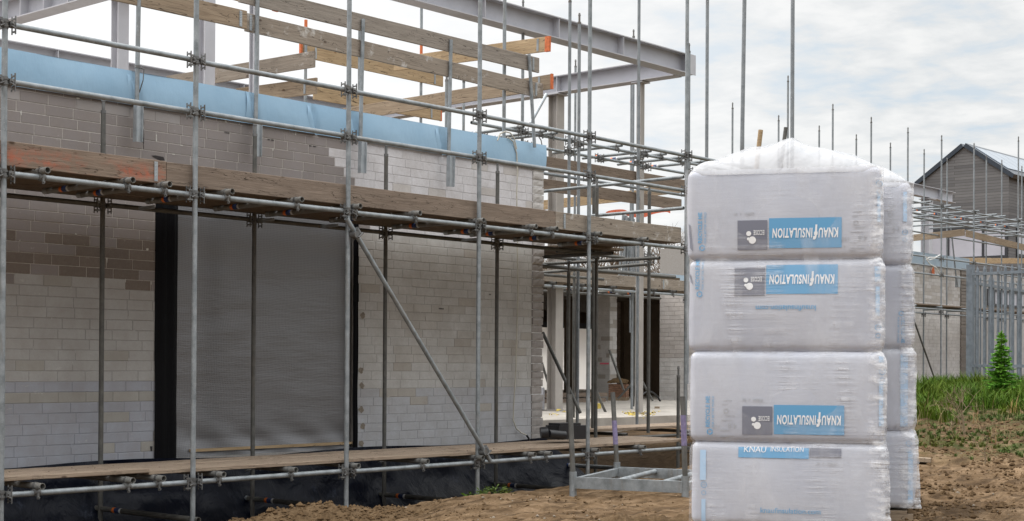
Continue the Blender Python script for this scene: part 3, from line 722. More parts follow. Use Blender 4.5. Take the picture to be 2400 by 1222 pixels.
# base transoms just above the trench floor, from each front post to its rear post
for i in (1, 2, 3, 4):
    p = onY((0, 440, 800, 1122, 1352)[i], (0, 1222, 1195, 1181, 1156)[i], YF-.05)
    t = transom(0, 0, p.z, YF-.05, YR+.15, 'dark base tube across the trench, '+['', 'left of the soil mound', 'behind the soil mound', 'right of the soil mound', 'beside the steel stillage'][i], 'base tubes across the trench', band=True, x=FX[i]+.03, ring=False)
# planks
def xs_split(x0, x1, L=3.9, off=0):
    o = [x0]; x = x0+off
    while x < x1-.6: o.append(x) if x > x0+.6 else None; x += L
    return o+[x1]
for r_ in range(7):
    y = YF+.20+r_*.212
    sp = xs_split(5.0, 16.25, 3.9, (1.1+1.3*r_) % 3.9)
    for a, c in zip(sp, sp[1:]):
        board('deck_plank', (a+.004, y, 1.631), (c-.004, y, 1.631), .196, .03, 'wood_under', 'shade-toned underside plank of the upper scaffold deck, seen from below', 'deck plank', 'planks of the upper deck', up=(0, 1, 0))
xc = onY(347, 1095, YF+.07).x
rown = ['front row', 'second row', 'middle row', 'fourth row', 'row against the wall']
for r_ in range(5):
    y = YF+.155+r_*.205
    sp = [5.0, xc, xc+3.95, xc+7.9] if r_ == 0 else xs_split(5.0, 16.35, 3.9, (.6+1.45*r_) % 3.9)
    if r_ == 0: sp = [5.0, xc, xc+3.9, 14.05, 16.35]
    for k, (a, c) in enumerate(zip(sp, sp[1:])):
        zz_ = ZB+.056+.0242+.018+.001+(.022 if (r_ < 2 and k == 0) else 0)
        board('deck_plank', (a+.004, y-(.05 if r_ == 0 and k == 0 else 0), zz_+random.uniform(0, .006)), (c-.004, y-(.0 if r_ else .01)+random.uniform(-.004, .004), zz_+random.uniform(0, .006)), .197, .036, 'wood_deck', 'lower deck plank, %s, piece %s' % (rown[r_], ['at the left edge', 'before the foil', 'before the right wall part', 'near the wall corner', 'at the far right'][min(k+(1 if r_ in (2, 3) and k else 0), 4)]), 'deck plank', 'planks of the lower deck', up=(0, 1, 0))
# toe boards
def bx_(px): return onY(px, 450, YF+.06).x
zt = 1.712
board('toe_board', (5.2, YF+.065, zt), (bx_(388)-.003, YF+.065, zt), .205, .032, 'wood_toe_orange', 'weathered toe board smeared with orange paint, leftmost of three', 'toe board', 'toe boards of the upper deck', plates=[bx_(363)-5.2])
board('toe_board', (bx_(388)+.003, YF+.065, zt-.003), (bx_(1301)-.003, YF+.065, zt), .205, .032, 'wood_toe', 'long weathered brown toe board across three bays, middle one', 'toe board', 'toe boards of the upper deck')
board('toe_board', (bx_(1301)+.003, YF+.065, zt-.002), (bx_(1595), YF+.065, zt-.002), .205, .032, 'wood_grey', 'pale grey toe board right of the wall corner, rightmost of three', 'toe board', 'toe boards of the upper deck', plates=[.16])
# diagonal brace
a = onY(812, 512, YF-.075); c = onY(1149, 1081, YF-.075)
t = thing('diagonal_brace', 'long diagonal scaffold brace crossing the right half of the wall', 'scaffold brace', None, a, (c-a).to_track_quat('Z', 'Y'))
link('tube', tmesh((c-a).length, 'galv', 16), t)
for k, (px, py) in enumerate(((826, 552), (1137, 1052))):
    p = onY(px, py, YF-.06); q = link('coupler', coupler_mesh('swivel'), t); q.location = (0, .03, (p-a).length)

# debris on the lower deck
b = MB(); rnd = random.Random(4)
for k in range(160):
    x = rnd.uniform(5.4, 15.6) if rnd.random() < .6 else rnd.uniform(5.6, 8.0); y = YF+rnd.uniform(.08, 1.0); s_ = rnd.uniform(.003, .012)
    vs = [(x+s_*rnd.uniform(-1, 1), y+s_*rnd.uniform(-1, 1), ZB+.118+s_*rnd.uniform(-.2, .8)) for _ in range(6)]
    b.add(vs, [(0, 1, 2), (0, 2, 3), (0, 3, 4), (1, 2, 5), (3, 4, 5), (0, 4, 1)])
o = b.build('soil_crumbs', M['clod']); tag(o, 'scattered dark soil crumbs lying on the lower deck planks', 'soil crumbs'); o['kind'] = 'stuff'

# ------------------------------------------------------------------ roof-edge protection on the near wing
YE = 12.80
def edge_post(px, ytop, ybot, label, plate=True, hook=False, px2=None):
    p0 = onY(px2 if px2 else px-3, ybot, YE); p1 = onY(px, ytop, YE)
    t = thing('edge_post', label, 'edge post', 'posts clamped to the wall head', p0, (p1-p0).to_track_quat('Z', 'Y'))
    link('tube', tmesh((p1-p0).length, 'galv', 14, .0235), t)
    if plate:
        b = MB(); 
        b.box((-.085, -.002, -.02), (-.078, .055, .36)); b.box((-.085, .052, -.02), (-.03, .06, .36)); b.box((-.11, -.006, -.02), (-.078, -.001, .36))
        o = b.build('bracket', M['bracket'], t)
        b = MB()
        for k in range(4): b.cyl((-.095, -.012, .03+k*.09), (-.095, -.0062, .03+k*.09), .008, n=8)
        b.build('bolt', M['stamp'], t)
    if hook:
        b = MB(); b.path([(.0, -.03, .75), (-.07, -.03, .73), (-.06, -.03, .62), (.01, -.035, .50)], .006); b.cyl((0, 0, .74), (0, 0, .77), .03, n=12); b.build('hook', M['clamp'], t)
    return t
edge_post(326, -60, 331, 'edge post with perforated bracket and bent wire hook, leftmost on the blue band', hook=True, px2=319)
edge_post(604, -60, 365, 'edge post with perforated bracket above the middle of the silver foil', px2=598)
edge_post(851, 45, 404, 'edge post with perforated bracket just right of the third front post', px2=843)
edge_post(1057, 94, 436, 'edge post with perforated bracket above the right wall part', px2=1050)
edge_post(1240, 128, 346, 'slightly leaning edge post without bracket at the wall corner', plate=False, px2=1253)
G_ = 'edge protection boards on the near wing'
def ybd(px0, y0, px1, y1, Y, m, label, ends=(), plates=(), h=.2, yoff=0.):
    a = onY(px0, y0, Y); c = onY(px1, y1, Y); return board('edge_board', a, c, h, .032, m, label, 'edge board', G_, ends, plates=plates)
yb = YE+.045
ybd(560, -16, 1262, 154, yb, 'wood_plain_grey', 'long plain grey edge board, upper of the two over the blue band', plates=[-.13])
ybd(575, 52, 1271, 214, yb+.002, 'wood_grey', 'long grey edge board spattered with white mortar, lower of the two over the blue band', plates=[.06, -.15])
ybd(225, -30, 577, 48, yb-.036, 'wood_mid', 'yellowish edge board at the top left above the blue band', plates=[-.09])
ybd(540, -22, 652, 8, yb+.6, 'wood_new', 'orange-ended edge board just showing at the top edge', ends=(1,))
def xbd(px0, y0, X, px1, y1, m, label, ends=(), plates=(), h=.2):
    a = onX(px0, y0, X); c = onX(px1, y1, X); return board('edge_board', a, c, h, .032, m, label, 'edge board', G_, ends, plates=plates)
XC = onY(1290, 150, YE-.05).x
xbd(925, 151, XC, 1289, 103, 'wood_new', 'fresh yellow edge board with orange end over the wall corner, upper one', ends=(1,), plates=[-.2])
xbd(800, 271, XC, 1295, 191, 'wood_mid', 'brown edge board with orange end over the wall corner, lower one', ends=(.3,), plates=[-.22])
X2 = at(737, 140, 18.2).x
xbd(392, 196, X2, 737, 139, 'wood_grey', 'grey weathered cross board left of centre, upper one', plates=[])
xbd(555, 226, X2+.12, 742, 201, 'wood_mid', 'brown weathered cross board left of centre, lower one', plates=[-.2])
Y2 = at(850, 220, 21).y+1.8
ybd(703, 118, 1037, 190, Y2, 'wood_new', 'fresh yellow edge board on the far roof side, upper one', ends=(-.5,), plates=[.3, -.2])
ybd(735, 218, 1034, 270, Y2, 'wood_new', 'fresh yellow edge board with orange tip on the far roof side, lower one', ends=(.35,), plates=[-.25])
# posts carrying the inner boards
for px, yt, yb_, D, lb, rust in ((717, 47, 250, 22.5, 'thin inner edge post with orange top, left one', (.0, .13)), (988, 12, 300, 24.5, 'inner edge post with dark tip and orange band behind the long boards', (.62, .84)), (1047, 187, 310, 21, 'inner edge post below the lower long board, left of the fourth front post', 0), (1087, 190, 315, 26, 'thin inner post just left of the fourth front post', 0), (843, 62, 160, 23, 'inner post stub between the two long boards', 0), (1183, -20, 335, 19.6, 'inner post just right of the fourth front post, running out of the picture', 0), (1226, 20, 330, 22.5, 'inner post with pinned top passing behind the yellow board end', 0)):
    p = at(px, yt, D); q = at(px, yb_, D)
    t = post(p.x, p.y, q.z-.4, p.z, lb, 'inner posts of the near wing', (), m='galv', spig=yt > 0 and not rust, n=12, name='edge_post')
    t['category'] = 'edge post'
    if rust:
        b = MB(); L = p.z-q.z+.4; b.cyl((0, 0, L-rust[1]), (0, 0, L-rust[0]), .0255, n=12, caps=False); b.build('painted_band', M['orange'], t)

# ------------------------------------------------------------------ steel frame behind
def ibeam(a, b_, h, w, label, stiff=(), name='steel_beam', group='lilac steel frame beams', holes=()):
    a = Vector(a); b_ = Vector(b_); d = b_-a; L = d.length; x = d.normalized(); z = Vector((0, 0, 1)); y = z.cross(x)
    mw = Matrix.Identity(4)
    for i in range(3): mw[i][0] = x[i]; mw[i][1] = y[i]; mw[i][2] = z[i]; mw[i][3] = a[i]
    t = bpy.data.objects.new(name, None); C.objects.link(t); t.matrix_world = mw; tag(t, label, 'steel beam', group)
    m_ = MB(); tf, tw = .016, .010
    m_.box((0, -w/2, -h/2), (L, w/2, -h/2+tf)); m_.box((0, -w/2, h/2-tf), (L, w/2, h/2)); m_.build('flange', M['steel'], t)
    m_ = MB(); m_.box((.002, -tw/2, -h/2+tf), (L-.002, tw/2, h/2-tf)); m_.build('web', M['steel_web'], t)
    for s in stiff:
        m_ = MB(); m_.box((s-.007, -w/2+.006, -h/2+tf), (s+.007, w/2-.006, h/2-tf)); m_.build('stiffener', M['steel'], t)
    return t
M['steel_warm'] = flat('dusty_beige_primer', (.36, .335, .31), .6, .0, .1, 3, .05)
def column(X, Y, z0, z1, w, label, base=True, rot=False, m='steel'):
    t = thing('steel_column', label, 'steel column', 'lilac steel columns', (X, Y, z0)); L = z1-z0
    m_ = MB(); tf, tw = .015, .010
    if rot: m_.box((-w/2, -w/2, 0), (-w/2+tf, w/2, L)); m_.box((w/2-tf, -w/2, 0), (w/2, w/2, L)); m_.box((-w/2+tf, -tw/2, 0), (w/2-tf, tw/2, L))
    else: m_.box((-w/2, -w/2, 0), (w/2, -w/2+tf, L)); m_.box((-w/2, w/2-tf, 0), (w/2, w/2, L)); m_.box((-tw/2, -w/2+tf, 0), (tw/2, w/2-tf, L))
    m_.build('shaft', M[m], t)
    m_ = MB(); m_.box((-w/2-.07, -w/2-.07, L), (w/2+.07, w/2+.07, L+.02)); m_.build('head_plate', M['steel'], t)
    if base:
        m_ = MB(); m_.box((-w/2-.08, -w/2-.08, .0), (w/2+.08, w/2+.08, .025)); m_.box((-.25, -.25, -.3), (.25, .25, -.001)); m_.build('base_plate', M['concrete'], t)
    return t
HB = .335; YB1 = 14.6; ZBm = 5.185; XB2 = 21.25
ibeam((6.5, YB1, ZBm), (XB2+.13, YB1, ZBm), HB, .26, 'long lilac-grey steel beam running down from the top edge to the corner', stiff=[1.9, 3.7, 9.5, 11.2, 12.85])
ibeam((XB2, YB1+.14, ZBm-.02), (XB2, 22.6, ZBm-.02), HB-.02, .26, 'lilac-grey steel beam running back from the frame corner', stiff=[2.6])
m_ = MB(); m_.box((XB2-.15, YB1-.14, ZBm-HB/2-.01), (XB2+.15, YB1-.128, ZBm+HB/2)); o = m_.build('end_plate', M['steel']); tag(o, 'flat steel end plate at the outer corner of the steel frame', 'steel plate')
XB4 = onY(150, 48, 18.5).x
YB3 = 22.6
ibeam((9., YB3, ZBm-.02), (XB2, YB3, ZBm-.02), HB, .26, 'lilac-grey steel beam low across the sky above the blue band', stiff=[5., 9.])
x4 = at(15, 55, 22.2).x
ibeam((x4, YB1+.14, ZBm+.02), (x4, YB3-.14, ZBm+.02), HB, .28, 'lilac-grey steel beam with closely spaced stiffeners at the top left', stiff=[1.2+i*.62 for i in range(11)])
for px, X_, Y_, w, lb in ((281, x4, None, .17, 'grey steel column at the left between post and hook'), (483, None, YB1, .155, 'grey steel column right of the second front post'), (596, None, YB1+.02, .09, 'slender grey steel column behind the yellowish board')):
    p = onX(px, 100, X_) if X_ else onY(px, 100, Y_)
    column(p.x, p.y, 2.62, ZBm-HB/2-.03, w, lb, base=False)
p = onX(1302, 600, XB2); column(p.x, p.y, -.85, ZBm-.02-HB/2-.02, .21, 'tall pale steel column right of the wall corner', m='steel_warm')
p = onX(1501, 300, XB2); column(p.x, p.y, -.85, ZBm-.02-HB/2-.02, .10, 'tall pale steel column behind the twin scaffold posts', m='steel_warm')
# horizontal stub low on the column
p = onX(1285, 948, XB2); m_ = MB(); m_.box((XB2-3, p.y+.12-.07, -.72), (XB2-.15, p.y+.12+.07, -.52)); m_.box((XB2-.16, p.y+.0, -.86), (XB2-.11, p.y+.25, -.42)); tag(m_.build('steel_stub', M['steel']), 'short low steel stub bolted to the pale column foot', 'steel beam')
tube('wind_brace', at(1243, 290, 26.5), at(1281, 221, 26.8), 'thin diagonal steel rod rising to the beam joint', 'brace rod', m='bracket', r=.03)

# ------------------------------------------------------------------ scaffold round the recess (second and third planes)
G3 = 'posts of the scaffold round the recess'
def fpost(px, yt, yb_, D, lb, g=G3, m='galv_far', lev=(), r=.0242, sp=None, lean=(0, 0)):
    p = at(px, max(yt, -60), D); q = at(px, yb_, D)
    return post(p.x, p.y, q.z, p.z, lb, g, [z for z in lev], m=m, spig=(yt > 0 if sp is None else sp), n=12, r=r, lean=lean)
for a in ((1336, 2, 1000, 22.3, 'tall post with pinned top left of the fifth front post'), (1349, 155, 990, 30, 'thin shorter post between two tall ones left of the fifth front post'), (1358, 52, 1015, 21.6, 'tall post close left of the fifth front post'), (1498, -20, 1000, 23.5, 'tall post of the twin pair running out of the picture'), (1485, 85, 995, 29, 'thinner left post of the twin pair with pinned top'), (1480, 190, 780, 33, 'low thin post just left of the twin pair'), (1615, 120, 900, 24.5, 'thinner post directly behind the last front post'), (1226, 330, 420, 27, 'short far post above the wall corner'), (1187, 340, 420, 28, 'short far post hidden by the blue band')):
    if a[0] in (1187, 1226): continue
    fpost(*a, lev=(3.2,) if a[3] < 25 else ())
for px, yt, yb_, lb in ((1522, 450, 1015, 'dull post with pinned top right of the twin posts'), (1333, 635, 1020, 'dull short post below the near deck, left of the fifth front post'), (1590, 880, 1120, 'dull post behind the last front post, low')):
    fpost(px, yt, yb_, 20.8 if px != 1333 else 20.2, lb, m='galv_old_shade', lev=(1.5,) if px == 1522 else ())
# grid platform without planks
GY0, GY1, GZ = 14.05, 14.85, None
p = onY(1268, 318, GY0); GZ = p.z
G4 = 'unplanked upper grid of the recess scaffold'
tube('ledger', (15.25, GY0, GZ), (24.5, GY0, GZ), 'front ledger of the bare upper scaffold grid behind the wall corner', 'scaffold ledger', G4)
tube('ledger', (15.6, GY1, GZ), (24.5, GY1, GZ), 'rear ledger of the bare upper scaffold grid behind the wall corner', 'scaffold ledger', G4)
tube('guard_rail', (15.5, GY0, GZ-.55), (24.5, GY0, GZ-.55), 'low rail tube under the bare upper scaffold grid', 'scaffold rail', G4, m='galv_far')
lbs = ['leftmost', 'second from the left', 'above the end of the blue band', 'right of the fifth front post', 'left of the twin posts', 'right of the twin posts', 'just left of the last front post', 'rightmost']
for k, (px, py) in enumerate(((1171, 304), (1246, 311), (1294, 313), (1447, 342), (1514, 355), (1548, 362), (1590, 370), (1640, 380))):
    transom(px, py, GZ+.056, GY0-.12, GY1+.45, 'tube with orange sticker across the bare upper grid, '+lbs[k], 'cross tubes of the bare upper grid', m='galv', x=onZ(px, py, GZ+.056).x, dx=random.uniform(-.04, .04))
for X_ in [onY(px, 340, GY0).x for px in (1226, 1336, 1498, 1608)]:
    for Y_ in (GY0, GY1):
        c = link('coupler', coupler_mesh('ledger')); c.location = (X_, Y_, GZ); tag(c, 'dark clamp on the bare upper scaffold grid', 'coupler', 'clamps of the bare upper grid')
# brown guard boards of the recess, tubes crossing
p = onY(1400, 402, 15.6); board('guard_board', onY(1262, 378, 15.6), onY(1612, 436, 15.6), .2, .03, 'wood_toe', 'brown guard board right of the wall corner, upper one', 'guard board', 'guard boards in the recess')
board('guard_board', onY(1262, 432, 15.6), onY(1596, 480, 15.6), .2, .03, 'wood_toe', 'brown guard board right of the wall corner, lower one', 'guard board', 'guard boards in the recess')
X5 = onY(1268, 482, 20).x
board('guard_board', onX(1200, 489, 24.), onX(1490, 458, 24.), .2, .03, 'wood_new', 'light guard board crossing behind the brown ones', 'guard board', 'guard boards in the recess')
board('guard_board', onX(1500, 452, 24.), onX(1596, 440, 24.), .2, .03, 'wood_mid', 'short light guard board beside the last front post', 'guard board', 'guard boards in the recess')
tube('guard_rail', onX(1262, 450, 16.6), onX(1602, 415, 16.6), 'cross rail tube rising rightwards over the brown guard boards', 'scaffold rail', 'cross rails of the return scaffold')
tube('guard_rail', onX(1380, 507, 16.6), onX(1602, 488, 16.6), 'cross rail tube rising rightwards above the pale toe board', 'scaffold rail', 'cross rails of the return scaffold')
# return deck round the wall corner: planks run into the site
for r_ in range(5):
    x = 15.62+r_*.205
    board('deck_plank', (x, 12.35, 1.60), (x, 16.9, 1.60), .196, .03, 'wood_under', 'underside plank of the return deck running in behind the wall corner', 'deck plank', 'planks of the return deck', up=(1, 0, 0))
for x, lb in ((15.68, 'inner'), (16.75, 'outer')):
    tube('ledger', (x, 11.9, 1.48), (x, 17.2, 1.48), lb+' ledger of the return deck, seen from below', 'scaffold ledger', 'ledgers of the return deck', m='galv_old_shade')
for k in range(6):
    y = 12.7+k*.78
    tube('transom', (15.5, y, 1.535), (17.05+.1*(k % 2), y+.03, 1.535), 'cross tube under the return deck behind the wall corner', 'scaffold transom', 'cross tubes of the return deck', m='galv_old_shade')
tube('ledger', onX(1262, 640, 17.9), onX(1525, 619, 17.9), 'dark ledger tube crossing low behind the corner below the return deck', 'scaffold ledger', None, m='galv_old_shade')
# third plane at Y=17: deck with toe board
Y3 = 17.1; p = onY(1400, 655, Y3); z3 = p.z
xa, xb_ = onY(1240, 655, Y3).x, onY(1660, 675, Y3).x
board('toe_board', (xa, Y3, z3), (onY(1548, 660, Y3).x, Y3, z3), .21, .03, 'wood_grey', 'pale toe board low in the recess, left piece', 'toe board', 'toe boards in the recess')
board('toe_board', (onY(1550, 660, Y3).x, Y3, z3), (xb_, Y3, z3), .21, .03, 'wood_grey', 'pale toe board low in the recess, right piece beside the insulation', 'toe board', 'toe boards in the recess', plates=[.05, .9])
tube('ledger', (xa, Y3-.04, z3-.19), (xb_, Y3-.04, z3-.19), 'ledger tube under the pale toe board in the recess', 'scaffold ledger', 'ledgers of the recess deck')
tube('ledger', (xa, Y3+1.2, z3-.19), (xb_, Y3+1.2, z3-.19), 'rear ledger tube under the recess deck', 'scaffold ledger', 'ledgers of the recess deck', m='galv_old_shade')
for r_ in range(5):
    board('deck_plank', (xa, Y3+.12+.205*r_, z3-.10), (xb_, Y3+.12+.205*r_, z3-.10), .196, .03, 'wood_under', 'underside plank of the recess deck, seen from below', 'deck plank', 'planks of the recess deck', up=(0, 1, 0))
for k, px in enumerate((1304, 1372, 1445, 1540, 1585)):
    transom(px, 668, z3-.135, Y3-.14, Y3+1.35, 'tube end under the pale recess toe board, '+['leftmost', 'second', 'middle one', 'fourth', 'beside the insulation'][k], 'transoms of the recess deck', x=onY(px, 668, Y3-.14).x, band=True)
for px, lb in ((1332, 'left one'), (1486, 'middle one'), (1608, 'right one')):
    p = onY(px, 700, Y3+1.2); post(p.x, p.y, -.9, 2.6, 'dull rear post of the recess deck, '+lb, 'rear posts of the recess deck', (z3-.19,), m='galv_old_shade', n=10)
for px, D, yb_, lb in ((1346, 24, 980, 'thin post in the recess, left one'), (1392, 21.5, 1010, 'dull pinned post right behind the fifth front post')):
    fpost(px, 430 if px == 1392 else 640, yb_, D, lb, m='galv_old_shade')
# low decks in the recess
for j, (Y_, n_, z_, xa_, xb2) in enumerate(((13.1, 3, -.93, 15.65, 21.5), (16.2, 2, -.90, 16.2, 24), (18.5, 2, -.88, 19, 27))):
    for r_ in range(n_):
        board('deck_plank', (xa_+.2*r_, Y_+.205*r_, z_), (xb2-.15*r_, Y_+.205*r_, z_), .197, .04, 'wood_deck', 'low walkway plank in the recess, '+['near', 'middle', 'far'][j]+' run, '+['front', 'second', 'third'][r_]+' plank', 'deck plank', 'walkway planks in the recess', up=(0, 1, 0))
tube('ledger', (15.6, 13.0, -1.06), (22, 13.0, -1.06), 'dull ledger under the near recess walkway', 'scaffold ledger', None, m='galv_old_shade')
for k, x in enumerate((16.0, 17.3, 18.9, 20.4)):
    tube('transom', (x, 12.85, -1.0), (x, 13.9, -1.0), 'short tube under the near recess walkway, '+['leftmost', 'second from left', 'third from left', 'rightmost'][k], 'scaffold transom', 'tubes under the recess walkway', m='galv_old_shade')
for k, (y_, x0_, x1_) in enumerate(((13.35, 15.4, 19.2), (13.9, 15.5, 20.0), (14.6, 15.5, 19.0), (15.8, 15.6, 18.0))):
    tube('ledger', (x0_, y_, 1.38+.07*(k % 2)), (x1_, y_, 1.38+.07*(k % 2)), ['first', 'second', 'third', 'fourth'][k]+' tube under the return deck, counted from the near side', 'scaffold ledger', 'tubes slung under the return deck', m='galv_old_shade')
tube('brace_tube', at(1272, 780, 20.8), at(1360, 968, 20.3), 'short sloping tube right of the wall corner', 'scaffold brace', None, m='galv_old_shade')
t = transom(0, 0, -1.36, YF+.2, YR+.6, 'base tube with sticker in the trench behind the stillage', 'base tubes across the trench', x=FX[4]+1.6, ring=False, m='galv')
tube('base_tube', (14.3, 12.2, -1.62), (17.6, 12.3, -1.62), 'dark tube low in the trench behind the stillage', 'scaffold tube', None, m='galv_old_shade')

# ------------------------------------------------------------------ far volume seen through the recess
def col_light(s, z, rnd):
    if rnd.random() < .12: return jit((.44, .40, .36), rnd)
    return jit((.64, .62, .60), rnd, .06)
def col_wing(s, z, rnd):
    if z > 2.0 and rnd.random() < .5: return jit((.55, .52, .49), rnd)
    return jit((.66, .64, .63), rnd, .06)
def col_taupe(s, z, rnd):
    if z > .2: return jit((.50, .465, .44), rnd, .08)
    return jit((.64, .625, .61), rnd, .06)
XW = at(1545, 937, 37).x; YW0 = 20.3; YW1 = at(1545, 937, 37).y
# right wing: facade (facing the viewer's side) and its left end
t = thing('block_wall', 'far white block wall of the right-hand wing behind the fence', 'wall')
XQ = onY(2250, 800, YW0).x
b, cols = blocks((XW, YW0, 0), (1, 0, 0), (0, -1, 0), XQ-XW, -.95, 3.12, .31, .105, col_wing, jw=.008, sd=.006, seed=11)
b.box((XW+.01, YW0+.007, -1.2), (XQ+.55, YW0+.2, 3.1), 1)
wall_obj('masonry', b, cols, [M['block'], M['mortar']], t)
b = MB(); cols = []; rnd = random.Random(8); z = -.95; k = 0
while z < 3.05:
    c_ = jit((.26, .235, .215), rnd, .1); b.box((XQ+.01, YW0-.03-.02*rnd.random(), z+.008), (XQ+.52+.03*(k % 2), YW0+.1, z+.098)); cols += [c_]*6; z += .105; k += 1
wall_obj('quoin', b, cols, [M['block'], M['mortar']], t)
b = MB(); b.box((XW-.05, YW0-.04, 3.11), (XQ+.6, YW0+.25, 3.48)); b.build('membrane_band', M['blue_membrane_far'], t)
t = thing('block_wall', 'white block end wall in the recess just left of the wrapped insulation', 'wall')
b, cols = blocks((XW, YW1, 0), (0, -1, 0), (-1, 0, 0), YW1-YW0+.0, -.86, 1.95, .31, .105, col_taupe, jw=.008, sd=.006, seed=12)
b.box((XW+.007, YW0+.008, -1.2), (XW+.2, YW1, 2.9), 1); wall_obj('masonry', b, cols, [M['block'], M['mortar']], t)
# free-standing pier
pp = at(1397, 935, 37.2); t = thing('block_pier', 'free-standing white block pier with a pink paint mark in the recess', 'pier')
pl = at(1416, 935, 36.8)
b, cols = blocks((pp.x, pp.y, 0), (0, -1, 0), (-1, 0, 0), .42, -.86, 1.74, .3, .105, col_light, jw=.006, sd=.004, seed=13)
b2, c2 = blocks((pp.x, pp.y-.42, 0), (1, 0, 0), (0, -1, 0), .3, -.86, 1.74, .3, .105, col_light, jw=.006, sd=.004, seed=14)
o_ = len(b.v); b.v += b2.v; b.f += [tuple(i+o_ for i in q) for q in b2.f]; b.sm += b2.sm; b.mi += b2.mi; cols += c2
b.box((pp.x+.006, pp.y-.414, -.9), (pp.x+.29, pp.y, 1.74), 1); wall_obj('masonry', b, cols, [M['block'], M['mortar']], t)
b = MB(); b.box((pp.x-.004, pp.y-.40, .02), (pp.x-.0025, pp.y-.12, .06)); b.build('paint_mark', prt('pink_spray', (.85, .15, .22)), t)
# canopy slab with dark lintel beams, back sheets
b = MB(); b.box((16.5, 19.6, 1.76), (28.4, 21.75, 2.02)); b.box((16.5, 21.751, 1.76), (54, 34, 2.02)); tag(b.build('canopy_slab', M['brown_soffit']), 'dark brown soffit slab over the recess behind the corner', 'roof slab')
p = at(1300, 770, 44); b = MB()
b.box((30, 31.0, 1.30), (54, 31.25, 1.755)); tag(b.build('lintel', M['brown_soffit']), 'deep brown lintel beam across the back of the recess', 'lintel')
b = MB(); b.box((33, 30.93, 1.22), (42.5, 30.99, 1.40)); tag(b.build('dark_strip', M['dark_frame']), 'dark steel strip under the brown lintel', 'steel strip')
def fn(u, v):
    return (28+28*u, 32.4+.05*math.sin(u*100)+.06*noise.noise(Vector((u*35, v*2, 0))), -.85+2.6*v)
vs, fs = grid_mesh(fn, 90, 6); b = MB(); b.add(vs, fs, True); tag(b.build('translucent_sheet', M['tarp_glow']), 'bright translucent white sheeting closing the back of the recess', 'sheet')
b = MB(); q0, q1 = at(1462, 900, 41), at(1560, 900, 40); 
b.box((q0.x, q0.y-.0, -.85), (q0.x+2.6, q0.y+.25, 1.76)); tag(b.build('partition', M['brown_soffit']), 'dark brown partition wall left of the block end wall', 'wall')
q0 = at(1448, 900, 41); q1 = at(1458, 900, 41); t = thing('timber_post', 'brown timber-clad post in the bright opening beside the brick pallet', 'post', None, (q0.x, q0.y, -.85))
b = MB(); b.box((0, 0, 0), (.28, .28, 2.6)); 
for k in range(9): b.box((-.012, -.012, .12+k*.28), (.292, .292, .15+k*.28))
b.build('cladding', M['wood_toe'], t)
q0 = at(1335, 900, 40); b = MB(); b.box((q0.x, q0.y, -.85), (q0.x+.32, q0.y+.2, 1.76)); tag(b.build('partition', M['brown_soffit']), 'dark brown wall stub between the corner and the pier', 'wall')
# brick pallet with tarp
q = at(1450, 932, 36); t = thing('brick_pallet', 'pallet of red bricks under a dusty tarpaulin in the recess', 'brick pallet', None, (q.x, q.y, -.85), Matrix.Rotation(.5, 3, 'Z').to_quaternion())
b = MB()
for x in (-.4, 0, .4): b.box((x-.05, -.4, 0), (x+.05, .4, .1))
b.box((-.45, -.4, .1), (.45, .4, .13)); b.build('pallet', M['wood_mid'], t)
b = MB(); rnd = random.Random(2)
for r_ in range(6):
    for k in range(5):
        b.box((-.44+.178*k, -.39, .135+.085*r_), (-.44+.178*k+.165, .39, .21+.085*r_))
b.build('bricks', M['brick_red'], t)
def fn(u, v):
    x = (u-.5)*1.0; y = (v-.5)*.9; return (x, y, .70+.18*math.exp(-(x*x+y*y)*5)+.04*noise.noise(Vector((x*6, y*6, 0)))-.25*max(0, abs(x)-.42)*3)
vs, fs = grid_mesh(fn, 16, 16); b = MB(); b.add(vs, fs, True); b.build('tarpaulin', M['clod'], t); t.scale = (.55, .55, .62)
# pieces on the floor
q = at(1400, 963, 25); 
for px, py, D, s_, mt, lb, cat in ((1402, 958, 27, (.14, .05, .05), 'yellow', 'small yellow block lying on the concrete floor', 'foam block'), (1540, 958, 27, (.06, .05, .02), 'wood_mid', 'small wooden offcut on the concrete floor', 'offcut')):
    q = onZ(px, py, -.85); b = MB(); b.box((-s_[0], -s_[1], 0), (s_[0], s_[1], 2*s_[2])); o = b.build('floor_piece', M[mt]); o.location = (q.x, q.y, -.85); o.rotation_euler = (0, 0, .6); tag(o, lb, cat)
b = MB(); rnd = random.Random(6)
for k in range(70):
    q = onZ(rnd.choice([1475, 1495, 1520, 1310])+rnd.gauss(0, 13), 972+rnd.gauss(0, 4), -.85); s_ = rnd.uniform(.015, .05)
    b.add([(q.x+s_*rnd.uniform(-1, 1), q.y+s_*rnd.uniform(-1, 1), -.85+s_*rnd.uniform(0, 1)) for _ in range(5)], [(0, 1, 2), (0, 2, 3), (0, 3, 4), (1, 2, 4)])
o = b.build('foam_crumbs', M['yellow']); tag(o, 'yellow foam crumbs scattered on the edge of the concrete floor', 'foam crumbs'); o['kind'] = 'stuff'
pts = [onY(1484+ (1558-1484)*i/14, 975-57*math.sin(math.pi*i/14)**.6+ (0), 20.5) for i in range(15)]
b = MB(); b.path(pts, .022, 8); tag(b.build('hose', M['black_plastic']), 'black flexible hose standing in an arch on the floor edge', 'hose')
for px0, y0, px1, y1, D, lb in ((1428, 820, 1462, 915, 33, 'left'), (1390, 900, 1420, 968, 27, 'near'), (1448, 935, 1490, 890, 34, 'middle'), (1503, 890, 1530, 940, 33, 'right'), (1270, 850, 1285, 900, 30, 'far left')):
    tube('prop', at(px0, y0, D), at(px1, y1, D), 'thin slanting steel prop on the floor of the recess, '+lb+' one', 'prop', 'slanting props in the recess', m='galv_old_shade', r=.025, n=8)
